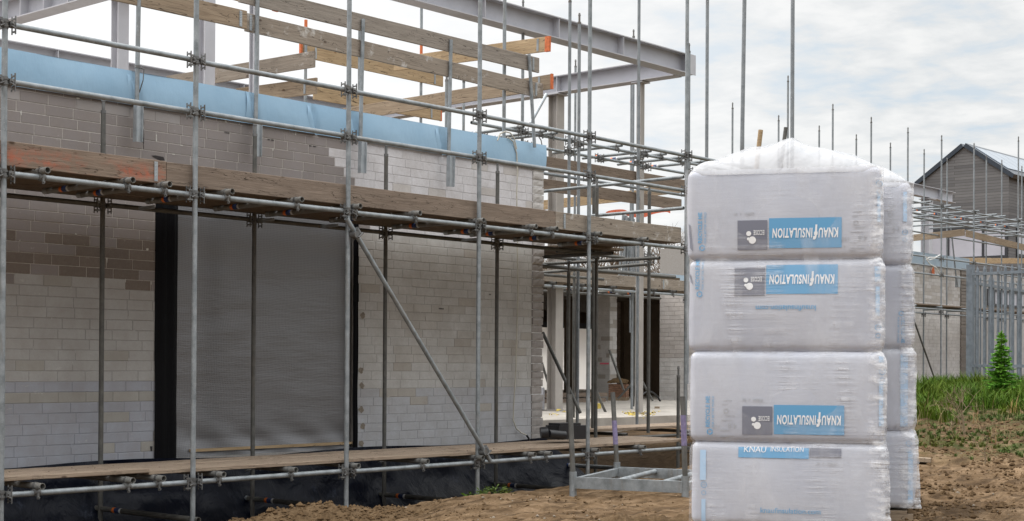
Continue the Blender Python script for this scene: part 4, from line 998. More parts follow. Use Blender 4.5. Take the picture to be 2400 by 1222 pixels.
# stack of timber far left in the recess, red netting, bundle of tubes
q = at(1325, 905, 34); b = MB()
for k in range(2): b.box((-1.2, -.25+.03*(k % 2), .12*k), (1.2+.1*(k % 3), .25, .12*k+.09))
o = b.build('timber_stack', M['wood_toe']); o.location = (q.x, q.y, -.85); tag(o, 'low stack of brown timber at the back of the recess', 'timber stack')
p0, p1 = at(1420, 503, 33), at(1575, 497, 33)
def fn(u, v): p = p0.lerp(p1, u); return (p.x, p.y+.05*math.sin(u*20), p.z-.05+.10*v+.05*math.sin(u*9)-.10*math.sin(math.pi*u)*0)
vs, fs = grid_mesh(fn, 30, 2); b = MB(); b.add(vs, fs, True); tag(b.build('safety_netting', M['red']), 'strip of red-orange safety netting behind the pale toe board', 'netting')
p = at(1470, 510, 30); t = thing('tube_bundle', 'upright bundle of dark scaffold tubes leaning together in the recess', 'tube bundle', None, p)
b = MB(); rnd = random.Random(12)
for k in range(11): x = -.28+k*.055; b.cyl((x*.95, rnd.uniform(-.05, .05), -1.3), (x*.6+.05, rnd.uniform(-.05, .05), .02+rnd.uniform(-.05, .05)), .024, n=8)
b.build('tubes', M['galv_far'], t)
p0, p1 = at(1530, 652, 34), at(1600, 660, 34); b = MB(); b.box((p0.x, p0.y, p0.z-.15), (p0.x+2.2, p0.y+.1, p0.z+.12)); tag(b.build('blue_sheet', M['blue_membrane_far']), 'pale blue sheet panel just above the low toe board', 'sheet')
# black machine box on the lower walkway
p = onZ(1302, 1030, -.92); t = thing('machine_box', 'black battery box lying on planks at the wall corner', 'machine box', None, (p.x, p.y, -.92), Matrix.Rotation(-.25, 3, 'Z').to_quaternion())
b = MB(); b.box((-.05, -.14, .0), (.42, .14, .17)); b.box((-.02, -.12, .17), (.30, .12, .20)); b.build('case', M['black_plastic'], t)
b = MB(); b.cyl((-.22, -.16, .08), (.02, -.16, .06), .05, n=12); b.cyl((-.30, -.1, .09), (-.22, -.14, .1), .07, n=10); b.build('motor', M['black_plastic'], t)
# cable down the wall
pts = [onY(px, py, WY-.05) for px, py in ((1190, 322), (1203, 332), (1211, 360), (1213, 400), (1211, 450), (1212, 520), (1213, 600), (1214, 690), (1211, 790), (1209, 870), (1204, 950), (1203, 985), (1210, 1005), (1222, 1015), (1234, 1020))]
t = thing('wall_cable', 'cream cable hanging down the block wall near its corner', 'cable'); b = MB(); b.path(pts, .009, 6)
pk = [onY(px, py, WY-.12) for px, py in ((1166, 330), (1172, 314), (1184, 309), (1196, 312), (1205, 325), (1211, 350))]; b.path(pk, .009, 6); b.build('cord', M['cable'], t)
b = MB(); b.path([pts[-1], onY(1239, 1027, WY-.06), onY(1240, 1036, WY-.06)], .014, 6); b.build('dark_end', M['black_plastic'], t)
# loose edge protection near the corner: hanging hooks
b = MB(); p = onY(1262, 320, GY0-.06); b.path([p, p+Vector((.06, 0, -.05)), p+Vector((.10, 0, -.18)), p+Vector((.02, 0, -.24))], .008); b.path([p+Vector((-.3, 0, .03)), p+Vector((-.1, 0, .06)), p+Vector((.25, 0, .03))], .008); tag(b.build('wire_hook', M['clamp']), 'bent wire hook hanging from the bare upper grid', 'hook')

# ------------------------------------------------------------------ right-hand scaffold
G5 = 'posts of the far right scaffold'
XR = [29.2+2.06*k for k in range(9)]
nmR = ['first', 'second', 'third', 'fourth', 'fifth', 'sixth', 'seventh', 'eighth', 'ninth']
front_t = [(1743, 158), (1847, 190), (1952, 256), (2042, 286), (2128, 310), (2207, 328), (2283, 346), (2387, 330)]
for k, (px, py) in enumerate(front_t):
    p = onY(px, py, 18.4); post(p.x, 18.4, -.95, p.z, 'far front post with pinned top, %s from the left above the insulation' % nmR[k], G5, (4.55, 3.05, 2.6, 1.55), m='galv_far', n=8)
for k, (px, py) in enumerate([(1717, 253), (1825, 282), (1920, 306), (2007, 326), (2087, 345), (2166, 360), (2220, 380), (2312, 374), (2348, 384), (2395, 398)]):
    p = onY(px, py, 19.75); post(p.x, 19.75, -.9, p.z, 'shorter far rear post with pinned top, %s from the left above the insulation' % (nmR+['tenth'])[k], 'rear posts of the far right scaffold', (4.55, 1.55), m='galv_far', n=8)
xa, xb_ = 32., 50.
for nm, Y_, z_, lb in (('ledger', 18.4, 4.52, 'front ledger of the far upper grid'), ('ledger', 19.2, 4.52, 'middle ledger of the far upper grid'), ('ledger', 19.75, 4.5, 'rear ledger of the far upper grid'), ('ledger', 18.4, 4.1, 'low front ledger of the far upper grid'), ('guard_rail', 18.4, 3.06, 'upper guard rail of the far scaffold'), ('guard_rail', 18.4, 2.58, 'lower guard rail of the far scaffold'), ('ledger', 18.4, 1.62, 'front ledger under the far deck'), ('ledger', 19.75, 1.6, 'rear ledger under the far deck')):
    tube(nm, (xa, Y_, z_), (xb_, Y_, z_-.0), lb+' at the right', 'scaffold rail' if nm == 'guard_rail' else 'scaffold ledger', 'long tubes of the far right scaffold', m='galv_far', n=8)
for k in range(13):
    x = 34.2+k*1.05
    transom(0, 0, 4.575, 18.25, 19.95+.1*(k % 2), 'tube with orange sticker across the far upper grid at the right', 'cross tubes of the far upper grid', x=x+.2*(k % 3), m='galv_far', ring=False, dx=.03*((k*7) % 3-1))
for k in range(7):
    tube('transom', (34.5+k*1.6, 18.25, 1.68), (34.5+k*1.6, 19.6, 1.68), 'short tube under the far deck beside the fence', 'scaffold transom', 'transoms under the far deck', m='galv_far', n=8)
for k in range(10):
    tube('transom', (34.6+k*1.25, 18.2, 4.17), (34.5+k*1.25+.1*(k % 3), 19.95, 4.17), 'lower cross tube of the far grid in front of the clad house', 'scaffold transom', 'lower cross tubes of the far grid', m='galv_far', n=8)
for y_, z_, lb in ((18.9, 4.35, 'near'), (19.5, 4.35, 'far'), (19.75, 4.0, 'low'), (19.75, 3.05, 'rearmost')):
    tube('ledger', (32.5, y_, z_), (49, y_, z_-.05), lb+' additional long tube of the far grid at the right', 'scaffold ledger', 'long tubes of the far right scaffold', m='galv_far', n=8)
for r_ in range(4):
    board('deck_plank', (33.5, 18.5+.205*r_, 1.735), (47, 18.5+.205*r_, 1.735), .2, .04, 'wood_toe', 'brown plank of the far deck at the right, %s row' % ['front', 'second', 'third', 'rear'][r_], 'deck plank', 'planks of the far deck', up=(0, 1, 0))
p = onY(2262, 545, 18.9)
board('guard_board', onX(2100, 562, p.x), onX(2261, 545, p.x), .2, .03, 'wood_mid', 'brown cross board before the clad house with white mortar stain', 'guard board', 'boards of the far scaffold')
board('guard_board', onY(2264, 547, 18.85), onY(2410, 583, 18.85), .2, .03, 'wood_mid', 'brown board before the dark window at the right edge', 'guard board', 'boards of the far scaffold')
board('guard_board', onY(2150, 611, 20.9), onY(2410, 612, 20.9+2.), .2, .03, 'wood_new', 'pale board just above the blue-grey band at the right', 'guard board', 'boards of the far scaffold')
tube('brace_tube', onY(2139, 742, 18.2), onY(2200, 915, 18.2), 'sloping brace tube leaning on the far white wall', 'scaffold brace', None, m='galv_old_shade', n=8)
tube('edge_post', onY(2243, 668, 20.0), onY(2228, 530, 20.0), 'leaning tube with bracket on the far white wall', 'edge post', None, m='galv_far', n=8)
p = onY(2240, 655, 20.1); b = MB(); b.box((p.x-.05, 20.0, p.z-.25), (p.x+.12, 20.1, p.z+.1)); tag(b.build('bracket', M['bracket']), 'zinc bracket bolted high on the far white wall', 'bracket')
# window of the far wing beyond the fence
p = onY(2330, 705, YW0+.6)
b = MB(); b.box((XQ+.55, YW0+.15, -1), (XQ+7, YW0+.3, 3.1)); tag(b.build('wing_wall', M['render_coat']), 'set-back part of the far wing behind the fence', 'wall')
q = onY(2312, 697, YW0+.14); t = thing('strip_window', 'dark strip window seen through the fence bars', 'window', None, (q.x, YW0+.12, q.z)); b = MB(); b.box((0, 0, -.25), (3, .02, .25)); b.build('pane', M['pane'], t)
b = MB(); b.box((-.06, -.04, .2), (3, -.01, .28)); b.box((-.06, -.04, -.28), (3, -.01, -.2)); [b.box((x, -.04, -.2), (x+.07, -.01, .2)) for x in (-.06, .5, 1.0, 1.5, 2, 2.5)]; b.build('frame', M['dark_frame'], t)
# orange tag and yellow debris on the blue band, white cable
p = onY(2188, 637, YW0-.08); b = MB(); b.add([(p.x-.09, p.y, p.z-.1), (p.x+.09, p.y, p.z-.1), (p.x+.07, p.y, p.z+.06), (p.x, p.y, p.z+.14), (p.x-.08, p.y, p.z+.05), (p.x-.09, p.y+.02, p.z-.1), (p.x+.09, p.y+.02, p.z-.1), (p.x+.07, p.y+.02, p.z+.06), (p.x, p.y+.02, p.z+.14), (p.x-.08, p.y+.02, p.z+.05)], [(0, 1, 2, 3, 4), (9, 8, 7, 6, 5), (0, 5, 6, 1), (1, 6, 7, 2), (2, 7, 8, 3), (3, 8, 9, 4), (4, 9, 5, 0)])
tag(b.build('orange_marker', M['orange']), 'small orange marker on the far white wall', 'marker')
pts = [onY(px, py, 18.2) for px, py in ((2170, 603), (2178, 610), (2190, 606), (2203, 598), (2192, 604), (2178, 604), (2171, 608), (2180, 620), (2195, 628), (2203, 642))]
b = MB(); b.path(pts, .014, 6); tag(b.build('loose_cable', M['white_tarp']), 'loose white cable tangled on the far guard rail', 'cable')
# short steel beam in front of the clad house
p = onY(2232, 466, 22); ibeam((p.x-6, 22, p.z+.05), (p.x, 22, p.z-.0), .36, .25, 'end of a grey steel beam before the clad house', stiff=[4.9])
column(onY(2173, 560, 22).x, 22, -.8, p.z-.2, .28, 'pale steel column before the clad house', base=False)

# two tall near poles beyond the insulation, plus one farther
for px, D, lb, ln in ((1732, 17.6, 'tall grey pole rising behind the insulation, left of the clear pair', (.0, 0)), (1858, 18.3, 'tall grey pole rising behind the peak of the insulation cover', (0, 0))):
    p = at(px, 0, D); post(p.x, p.y, -1.1, p.z+.8, lb, 'tall poles behind the insulation', (), m='galv_far', spig=False, n=12, lean=(R0.x*.012, R0.y*.012) if px == 1732 else (0, 0))
p = at(1658, 0, 21.5); post(p.x, p.y, -1.2, p.z+.6, 'tall grey pole just left of the insulation top', 'tall poles behind the insulation', (2.2,), m='galv_far', spig=False, n=12)
tube('timber_prop', at(1770, 420, 20), at(1783, 305, 20), 'short yellow-brown timber stick leaning above the insulation', 'stick', None, m='wood_new', r=.032, n=6)
tube('steel_prop', at(1826, 420, 20), at(1842, 299, 20), 'short leaning grey tube above the insulation', 'scaffold tube', None, m='galv_old_shade', r=.027, n=10)

# ------------------------------------------------------------------ timber clad house
D_ = 75; pc = at(2365, 412, D_); XH, YH = pc.x, pc.y
pa = onX(2260, 345, XH); hw = pa.y-YH; zE, zA = pc.z, pa.z
t = thing('clad_house', 'grey timber-clad gabled house with solar roof behind the right scaffold', 'house', None, (XH, YH, -1))
LN = 14; yb2 = 2*hw; b = MB()
wy0, wy1, wz1, wz0 = [v-0 for v in (0, 0, 0, 0)]
ph = [onX(px, py, XH) for px, py in ((2355, 533), (2178, 533), (2178, 597))]
b.add([(0, 0, 0), (0, yb2, 0), (0, yb2, zE+1), (0, hw, zA+1), (0, 0, zE+1)], [(0, 1, 2, 3, 4)][::-1])
b.add([(0, 0, 0), (LN, 0, 0), (LN, 0, zE+1), (0, 0, zE+1)], [(0, 1, 2, 3)])
b.add([(0, yb2, 0), (LN, yb2, 0), (LN, yb2, zE+1), (0, yb2, zE+1)], [(3, 2, 1, 0)])
b.add([(LN, 0, 0), (LN, yb2, 0), (LN, yb2, zE+1), (LN, hw, zA+1), (LN, 0, zE+1)], [(0, 1, 2, 3, 4)])
b.build('wall', M['clad'], t)
sl_ = Vector((0, hw, zA-zE)).normalized(); nn = Vector((0, -sl_.z, sl_.y))
b = MB()
for s in (0, 1):
    A = Vector((-.12, 0, zE+1)) - sl_*.25; B = Vector((-.12, hw, zA+1))
    if s: A.y = 2*hw-A.y; n_ = Vector((0, -nn.y, nn.z))
    else: n_ = nn
    A2, B2 = A+Vector((LN+.2, 0, 0)), B+Vector((LN+.2, 0, 0)); o_ = n_*.22
    b.add([A, A2, B2, B, A+o_, A2+o_, B2+o_, B+o_], [(0, 1, 2, 3), (7, 6, 5, 4), (0, 4, 5, 1), (3, 7, 4, 0), (2, 6, 7, 3), (1, 5, 6, 2)])
rf = b.build('roof', M['roof_dark'], t)
b = MB()
for i in range(12):
    for j in range(1):
        A = Vector((.25+i*1.12, 0, zE+1))+nn*.26+sl_*.35; lp = math.hypot(hw, zA-zE)-.75
        b.add([A, A+Vector((1.08, 0, 0)), A+Vector((1.08, 0, 0))+sl_*lp, A+sl_*lp, A-nn*.03, A+Vector((1.08, 0, 0))-nn*.03, A+Vector((1.08, 0, 0))+sl_*lp-nn*.03, A+sl_*lp-nn*.03], [(0, 1, 2, 3), (0, 4, 5, 1), (3, 7, 4, 0), (1, 5, 6, 2)])
b.build('solar_panel', M['pv'], t)
def hwin(y0, y1, z0, z1, bars):
    f_ = MB(); w = .13
    f_.box((-.07, y0, z0), (-.01, y1, z0+w)); f_.box((-.07, y0, z1-w), (-.01, y1, z1)); 
    for y in [y0, y1-w]+list(bars): f_.box((-.07, y, z0+w), (-.01, y+w, z1-w))
    o = f_.build('window', M['dark_frame'], t); p_ = MB(); p_.box((-.04, y0+w, z0+w), (-.02, y1-w, z1-w)); p_.build('pane', M['pane'], o)
wt = onX(2300, 532, XH).z+1; wb = onX(2300, 607, XH).z+1
yy = [onX(px, 560, XH).y-YH for px in (2362, 2308, 2226, 2178)]
hwin(yy[0], yy[3]+0, wb, wt, [yy[1], yy[2]])
b = MB(); b.box((.9, -.06, wb+.1), (3.4, -.01, wt)); o = b.build('window', M['dark_frame'], t); b = MB(); b.box((1.05, -.075, wb+.25), (3.25, -.062, wt-.15)); b.build('pane', M['pane'], o)

# ------------------------------------------------------------------ palisade fence
FA = at(2274, 905, 26.); FB = at(2440, 905, 25.)
t = thing('palisade_fence', 'galvanised steel palisade fence with pointed pales at the right edge', 'fence')
def pale(b, p, d, n, z0, z1, w=.056):
    q = [(-w/2, .0), (-w/4, .018), (w/4, .018), (w/2, 0)]; vs = []
    for z in (z0, z1-.07): vs += [p+d*a+n*c+Vector((0, 0, z)) for a, c in q]
    tip = [p+n*.018*.6+Vector((0, 0, z1))]
    b.add(vs+tip, [(0, 1, 5, 4), (1, 2, 6, 5), (2, 3, 7, 6), (4, 5, 8), (5, 6, 8), (6, 7, 8)])
d = Vector((FB.x-FA.x, FB.y-FA.y, 0)); LF = d.length; d.normalize(); n = Vector((d.y, -d.x, 0)); n = n if n.dot(F0) < 0 else -n
def gpos(p): return ground_z(p.x, p.y, False)
ztop = FA.z+(905-640)/FPX*26
for k in range(int(LF/.132)+1):
    p = Vector((FA.x, FA.y, 0))+d*(.15+k*.132); b = MB(); pale(b, p+n*.02, d, n, gpos(p)-.05, ztop+.12)
    b.build('pale', M['fence'], t)
b = MB()
for z in (ztop-.05, gpos(FA)+.35):
    q = Vector((FA.x, FA.y, z)); b.add([q+n*.0, q+d*LF+n*.0, q+d*LF+n*.0+Vector((0, 0, .05)), q+n*.0+Vector((0, 0, .05)), q+n*.045, q+d*LF+n*.045, q+d*LF+n*.045+Vector((0, 0, .05)), q+n*.045+Vector((0, 0, .05))], [(0, 1, 2, 3), (4, 5, 6, 7), (3, 2, 6, 7), (0, 1, 5, 4), (0, 3, 7, 4), (1, 2, 6, 5)])
b.build('rail', M['fence'], t)
b = MB(); b.box((FA.x-.055, FA.y-.055, gpos(FA)-.3), (FA.x+.055, FA.y+.055, ztop+.14)); b.build('fence_post', M['fence'], t)
t2 = thing('palisade_fence', 'second palisade run leading away from the fence corner post', 'fence'); d2 = Vector((1, .12, 0)).normalized(); n2_ = Vector((.12, -1, 0)).normalized()
for k in range(24):
    p = Vector((FA.x, FA.y, 0))+d2*(.3+k*.26); b = MB(); pale(b, p, d2, n2_, -.55, ztop+.0); b.build('pale', M['fence'], t2)
b = MB(); q = Vector((FA.x, FA.y, ztop-.2)); e_ = d2*6.2
b.add([q, q+e_, q+e_+Vector((0, 0, .05)), q+Vector((0, 0, .05)), q+n2_*.04, q+e_+n2_*.04, q+e_+n2_*.04+Vector((0, 0, .05)), q+n2_*.04+Vector((0, 0, .05))], [(0, 1, 2, 3), (4, 5, 6, 7), (3, 2, 6, 7), (0, 1, 5, 4)]); b.build('rail', M['fence'], t2)

# ------------------------------------------------------------------ stillage frame
zf = -1.09
A_, B_, C_ = at(1343, 1145, 13.8), at(1606, 1152, 13.35), at(1446, 1112, 15.2)
A_.z = B_.z = C_.z = zf; D4 = B_+(C_-A_)
t = thing('steel_stillage', 'open galvanised stacking frame with leaning corner tubes on the sand', 'stacking frame', None, (A_.x, A_.y, ground_z(A_.x, A_.y, False)))
o0 = Vector(t.location)
def bar(nm, p, q, w, h, m='galv'):
    p = Vector(p)-o0; q = Vector(q)-o0; d = q-p; x = d.normalized(); z = Vector((0, 0, 1)); y = z.cross(x); b = MB(); M_ = Matrix(((x.x, y.x, z.x, p.x), (x.y, y.y, z.y, p.y), (x.z, y.z, z.z, p.z), (0, 0, 0, 1)))
    b.box((0, -w/2, -h/2), (d.length, w/2, h/2), M_=M_); return b.build(nm, M[m], t)
bar('frame_rail', A_, B_, .05, .105); bar('frame_rail', C_, D4, .05, .10); bar('frame_rail', A_, C_, .05, .075); bar('frame_rail', B_, D4, .05, .075)
for s in (.38, .78):
    p, q = A_.lerp(B_, s), C_.lerp(D4, s); b = MB(); b.cyl(p-o0+Vector((0, 0, .02)), q-o0+Vector((0, 0, .02)), .026, n=12); b.build('cross_tube', M['galv'], t)
for p, (px, py), D, pur, lb in ((A_, (1335, 925), 13.9, None, ''), (C_, (1436, 920), 15.3, (.30, .62), ''), (B_, (1600, 930), 13.4, (.42, .78), '')):
    q = at(px, py, D)-o0; p_ = p-o0; g0 = p_+Vector((0, 0, -.16))
    b = MB(); b.cyl(g0, p_+Vector((0, 0, .10)), .034, n=14); b.build('socket', M['galv'], t)
    b = MB(); b.cyl(p_+Vector((0, 0, .05)), q, .0245, n=14); o = b.build('corner_tube', M['galv_old_shade'], t)
    if pur: b = MB(); e_ = p_+Vector((0, 0, .05)); b.cyl(e_.lerp(q, pur[0]), e_.lerp(q, pur[1]), .0255, n=14, caps=False); b.build('purple_paint', M['purple'], o)
b = MB(); p_ = D4-o0; b.cyl(p_+Vector((0, 0, -.16)), p_+Vector((0, 0, .9)), .0245, n=12); b.build('corner_tube', M['galv_old_shade'], t)

# ------------------------------------------------------------------ insulation packs
TH = R(14); rx = (R0*math.cos(TH)-F0*math.sin(TH)); inw = (R0*math.sin(TH)+F0*math.cos(TH))
PW, PD = 1.17, 1.06
RC = .045                                   # radius of a pack's edges
def bulge(a, c): return .022*max(0, 1-a*a)*max(0, 1-c*c)
def pack_pt(u, v, H, off=0.):   # front face of a pack, u across, v up from its middle
    du, dv = max(0, abs(u)-(PW/2-RC)), max(0, abs(v)-(H/2-RC)); d = min(RC, math.hypot(du, dv))
    return Vector((u, -(PD/2-RC+math.sqrt(RC*RC-d*d)+bulge(u/PW*2, v/H*2)+off), v+H/2))
def pack_body(H, seed):
    b = MB()
    def ax_(L):   # dense towards both edges
        e = [L/2*(1-RC/(L/2)*(1-math.sin(math.pi/2*i/5))) for i in range(6)]; e = [L/2-RC+RC*math.sin(math.pi/2*i/6) for i in range(7)]
        mid = [-(L/2-RC)+(L-2*RC)*i/12 for i in range(13)]; return [-x for x in e[:0:-1]]+mid+e[1:]
    D3 = (PW, PD, H)
    for ax in range(3):
        i1, i2 = (ax+1) % 3, (ax+2) % 3; A1, A2 = ax_(D3[i1]), ax_(D3[i2])
        for s in (-1, 1):
            vs = []
            for c in A2:
                for a in A1:
                    p = Vector((0, 0, 0)); p[ax] = s*D3[ax]/2; p[i1] = a; p[i2] = c
                    q = Vector([max(-(D3[k]/2-RC), min(D3[k]/2-RC, p[k])) for k in range(3)]); d = p-q
                    k = q+d.normalized()*RC
                    k[ax] += s*bulge(a/D3[i1]*2, c/D3[i2]*2); k.z += H/2
                    k += Vector((1, 1, .5))*.004*noise.noise(k*3+Vector((seed*7, 0, 0))); vs.append(k)
            n1 = len(A1); fs = [(j*n1+i, j*n1+i+1, (j+1)*n1+i+1, (j+1)*n1+i) for j in range(len(A2)-1) for i in range(n1-1)]
            if s < 0: fs = [q[::-1] for q in fs]
            b.add(vs, fs, True)
    return b
def patch(fnp, pts_uv, nm, m, parent, H, off=.005, sub=6):
    (u0, v0), (u1, v1) = pts_uv; b = MB(); v_, f_ = grid_mesh(lambda a, c: fnp(u0+(u1-u0)*a, v0+(v1-v0)*c, H, off), sub, sub)
    b.add(v_, f_, True); return b.build(nm, M[m], parent)
_txt = {}
def text_verts(s, size, bold=0., shear=0., sx=1.):
    k = (s, size, bold, shear, sx)
    if k not in _txt:
        cu = bpy.data.curves.new('txt', 'FONT'); cu.body = s; cu.size = size; cu.offset = bold; cu.shear = shear; cu.align_x = 'CENTER'; cu.align_y = 'CENTER'; cu.resolution_u = 3; cu.space_character = 1.12 if bold > .01 else 1.0
        o = bpy.data.objects.new('txt', cu); C.objects.link(o); dg = bpy.context.evaluated_depsgraph_get(); dg.update()
        me = bpy.data.meshes.new_from_object(o.evaluated_get(dg)); _txt[k] = ([(v.co.x*sx, v.co.y) for v in me.vertices], [tuple(p.vertices) for p in me.polygons])
        bpy.data.objects.remove(o); bpy.data.curves.remove(cu); bpy.data.meshes.remove(me)
    return _txt[k]
def print_text(s, uc, vc, size, m, parent, H, rot=0, bold=.0, shear=0., sx=1., off=.008, fnp=None, nm='lettering'):
    vs, fs = text_verts(s, size, bold, shear, sx); c_, s_ = math.cos(R(rot)), math.sin(R(rot)); fnp = fnp or pack_pt
    b = MB(); b.add([fnp(uc+x*c_-y*s_, vc+x*s_+y*c_, H, off) for x, y in vs], fs); return b.build(nm, M[m], parent)
def disc(uc, vc, r, m, parent, H, off=.008, inner=0., a0=0, a1=360, nm='mark'):
    b = MB(); n = 20; A = [(uc+r*math.cos(R(a0+(a1-a0)*i/n)), vc+r*math.sin(R(a0+(a1-a0)*i/n))) for i in range(n+1)]; B = [(uc+inner*math.cos(R(a0+(a1-a0)*i/n)), vc+inner*math.sin(R(a0+(a1-a0)*i/n))) for i in range(n+1)]
    b.add([pack_pt(x, y, H, off) for x, y in A+B], [(i, i+1, n+2+i, n+1+i) for i in range(n)]); return b.build(nm, M[m], parent)
def rings(uc, vc, r, m, parent, H, nm='recycling_mark'):
    b = MB()
    for k in range(3):
        n = 8; a0, a1 = 120*k+8, 120*k+98
        A = [(uc+rr*math.cos(R(a0+(a1-a0)*i/n)), vc+rr*math.sin(R(a0+(a1-a0)*i/n))) for rr in (r, r*.6) for i in range(n+1)]
        am = R(a1); T = [(uc+rr*math.cos(am), vc+rr*math.sin(am)) for rr in (r*1.2, r*.4)]+[(uc+r*.8*math.cos(am+.4), vc+r*.8*math.sin(am+.4))]
        b.add([pack_pt(x, y, H, .008) for x, y in A+T], [(i, i+1, n+2+i, n+1+i) for i in range(n)]+[(2*n+2, 2*n+4, 2*n+3)])
    return b.build(nm, M[m], parent)
def px2uv(px, py, base, H):
    """pixel of a print -> (u,v) on the pack's front plane (the print's real place on the pack)"""
    n = inw; P0 = base-inw*(PD/2); d = ray(px, py); tt = P0.dot(n)/d.dot(n); P = d*tt-base; return P.dot(rx), P.z-H/2
def make_pack(base, H, label, style, seed):
    # base = centre of the pack's underside; local x = rx, y = inward
    q = Matrix(((rx.x, inw.x, 0), (rx.y, inw.y, 0), (0, 0, 1))).to_quaternion()
    t = thing('insulation_pack', label, 'insulation pack', 'wrapped insulation packs', base, q)
    pack_body(H, seed).build('bag', M['bag'], t)
    for s in style: s(t, H, base)
    return t
def logo(pg, pb, flip=True):
    """grey ECOSE box and blue word box given by pixel rectangles (l, t, r, b)"""
    def f(t, H, base):
        for (l, t_, r_, b_), mt in ((pg, 'p_grey'), (pb, 'p_blue')):
            u0, v0 = px2uv(l, b_, base, H); u1, v1 = px2uv(r_, t_, base, H); v0 = max(v0, -H/2+.03); v1 = min(v1, H/2-.03)
            patch(pack_pt, ((u0, v0), (u1, v1)), 'printed_panel', mt, t, H)
        rot = 180 if flip else 0
        u0, v0 = px2uv(pb[0], pb[3], base, H); u1, v1 = px2uv(pb[2], pb[1], base, H); uc, vc = (u0+u1)/2, (v0+v1)/2; w = u1-u0; h = v1-v0; k = -1 if flip else 1
        def fit(tx, f0, f1, hh, dv=0., m_='p_white', bold=.008, sh=.1):
            """text set between two fractions of the box, read in reading direction, cap height hh of the box"""
            ua = (u0+(u1-u0)*f0) if not flip else (u1-(u1-u0)*f0); ub = (u0+(u1-u0)*f1) if not flip else (u1-(u1-u0)*f1)
            vs, fs = text_verts(tx, 1., bold*4, sh); x0, x1 = min(p[0] for p in vs), max(p[0] for p in vs); y0, y1 = min(p[1] for p in vs), max(p[1] for p in vs)
            cc = v0+(v1-v0)*.5+k*dv*(v1-v0); b_ = MB(); q = []
            for x, y in vs:
                q.append(pack_pt(ua+(ub-ua)*(x-x0)/(x1-x0), cc+k*((y-y0)/(y1-y0)-.5)*hh*(v1-v0), H, .009))
            b_.add(q, fs); b_.build('lettering', M[m_], t)
        if h > .08:
            fit('KNAU', .045, .318, .33); fit('f', .328, .392, .50, -.02, bold=.010); fit('INSULATION', .398, .955, .33)
        else: fit('KNAU', .08, .40, .5, .2, bold=0.); fit('INSULATION', .46, .93, .4, .25, bold=0.)
        u0, v0 = px2uv(pg[0], pg[3], base, H); u1, v1 = px2uv(pg[2], pg[1], base, H); w = u1-u0; h = v1-v0
        if h > .08:
            fit('ECOSE', .10, .46, .17, -.08, bold=.004, sh=0.)
            ux = lambda f_: (u1-w*f_) if flip else (u0+w*f_)
            disc(ux(.50), v0+h*(.5-k*-.17), h*.125, 'p_white', t, H, .0092); disc(ux(.63), v0+h*(.5+k*.13), h*.05, 'p_white', t, H, .0092); disc(ux(.62), v0+h*(.5-k*.05), h*.085, 'p_white', t, H, .0092)
    return f
def url(px, py, flip):
    def f(t, H, base):
        u, v = px2uv(px, py, base, H); print_text('knaufinsulation.com', u, v, .046, 'p_blue', t, H, 180 if flip else 0, .0006, 0, 1.0)
    return f
def recycle(px, pyb, up=True, sc=1.):
    def f(t, H, base):
        u, v = px2uv(px, pyb, base, H); k = 1 if up else -1; rot = 90*k
        rings(u, v, .019*sc, 'p_blue', t, H)
        print_text('RECYCLE ME', u-k*.012*sc, v+k*.125*sc, .034*sc, 'p_blue', t, H, rot, .0012)
        print_text('FOR A BETTER WORLD', u+k*.020*sc, v+k*.125*sc, .0185*sc, 'p_blue', t, H, rot, .0002)
    return f
def data(px, py, flip=True):
    """pale table with figures, icons and a small grey patch where the code stood is left out"""
    def f(t, H, base):
        u, v = px2uv(px, py, base, H); rot = 180 if flip else 0; k = -1 if flip else 1
        print_text('4,8', u+.045, v-.045, .045, 'p_ink', t, H, rot); print_text('150', u-.055, v-.052, .034, 'p_ink', t, H, rot)
        print_text('4', u-.06, v-.10, .026, 'p_ink', t, H, rot)
        disc(u+.005, v+.045, .016, 'p_ink', t, H, .008, .010)
        for dv, w_ in ((.11, .05), (.085, .035), (.015, .06), (-.012, .07), (-.075, .06), (-.11, .08), (-.12, .04)):
            uu = u+.03*((dv*100) % 2-.5); patch(pack_pt, ((uu-w_/2, v+dv-.002), (uu+w_/2, v+dv+.002)), 'table_line', 'p_ink', t, H, .007, 2)
    return f
def batch(px, py):
    def f(t, H, base):
        u, v = px2uv(px, py, base, H); print_text('024820   4   43', u, v, .020, 'p_ink', t, H, 180, .0004)
    return f
def strip(px0, py0, px1, py1):
    def f(t, H, base):
        u0, v0 = px2uv(px0, py1, base, H); u1, v1 = px2uv(px1, py0, base, H); v0 = max(v0, -H/2+.02); v1 = min(v1, H/2-.02)
        patch(pack_pt, ((u0, v0), (u1, v1)), 'pale_strip', 'p_ltblue', t, H, .006, 4)
    return f
def icon(px, py, tri=True):
    def f(t, H, base):
        u, v = px2uv(px, py, base, H); disc(u, v, .019, 'p_blue', t, H, .008, .0155, nm='icon'); print_text('2', u, v, .022, 'p_blue', t, H, 90, 0)
        disc(u, v-.05, .015, 'p_blue', t, H, .008, .012, nm='icon')
    return f
def corner_print(px, py0, py1):
    def f(t, H, base):
        u0, v0 = px2uv(px, py1, base, H); u1, v1 = px2uv(px+12, py0, base, H); b = MB()
        b.add([pack_pt(u0, v1, H, .007), pack_pt(u0+.012, v1-.01, H, .007), pack_pt(u0+.03, v0, H, .007), pack_pt(u0+.012, v0+.02, H, .007)], [(0, 1, 2, 3)]); b.build('printed_wedge', M['p_grey'], t)
    return f
c1 = at(2066, 870, 9.0); base1 = c1-rx*(PW/2)+inw*(PD/2)
zs = [-.985, -.47, .09, .66, 1.22]
c2 = at(2136, 870, 10.02); base2 = c2-rx*(PW/2)+inw*(PD/2)
def bs(base, z, dx=0., dy=0.): return Vector((base.x, base.y, z))+rx*dx+inw*dy
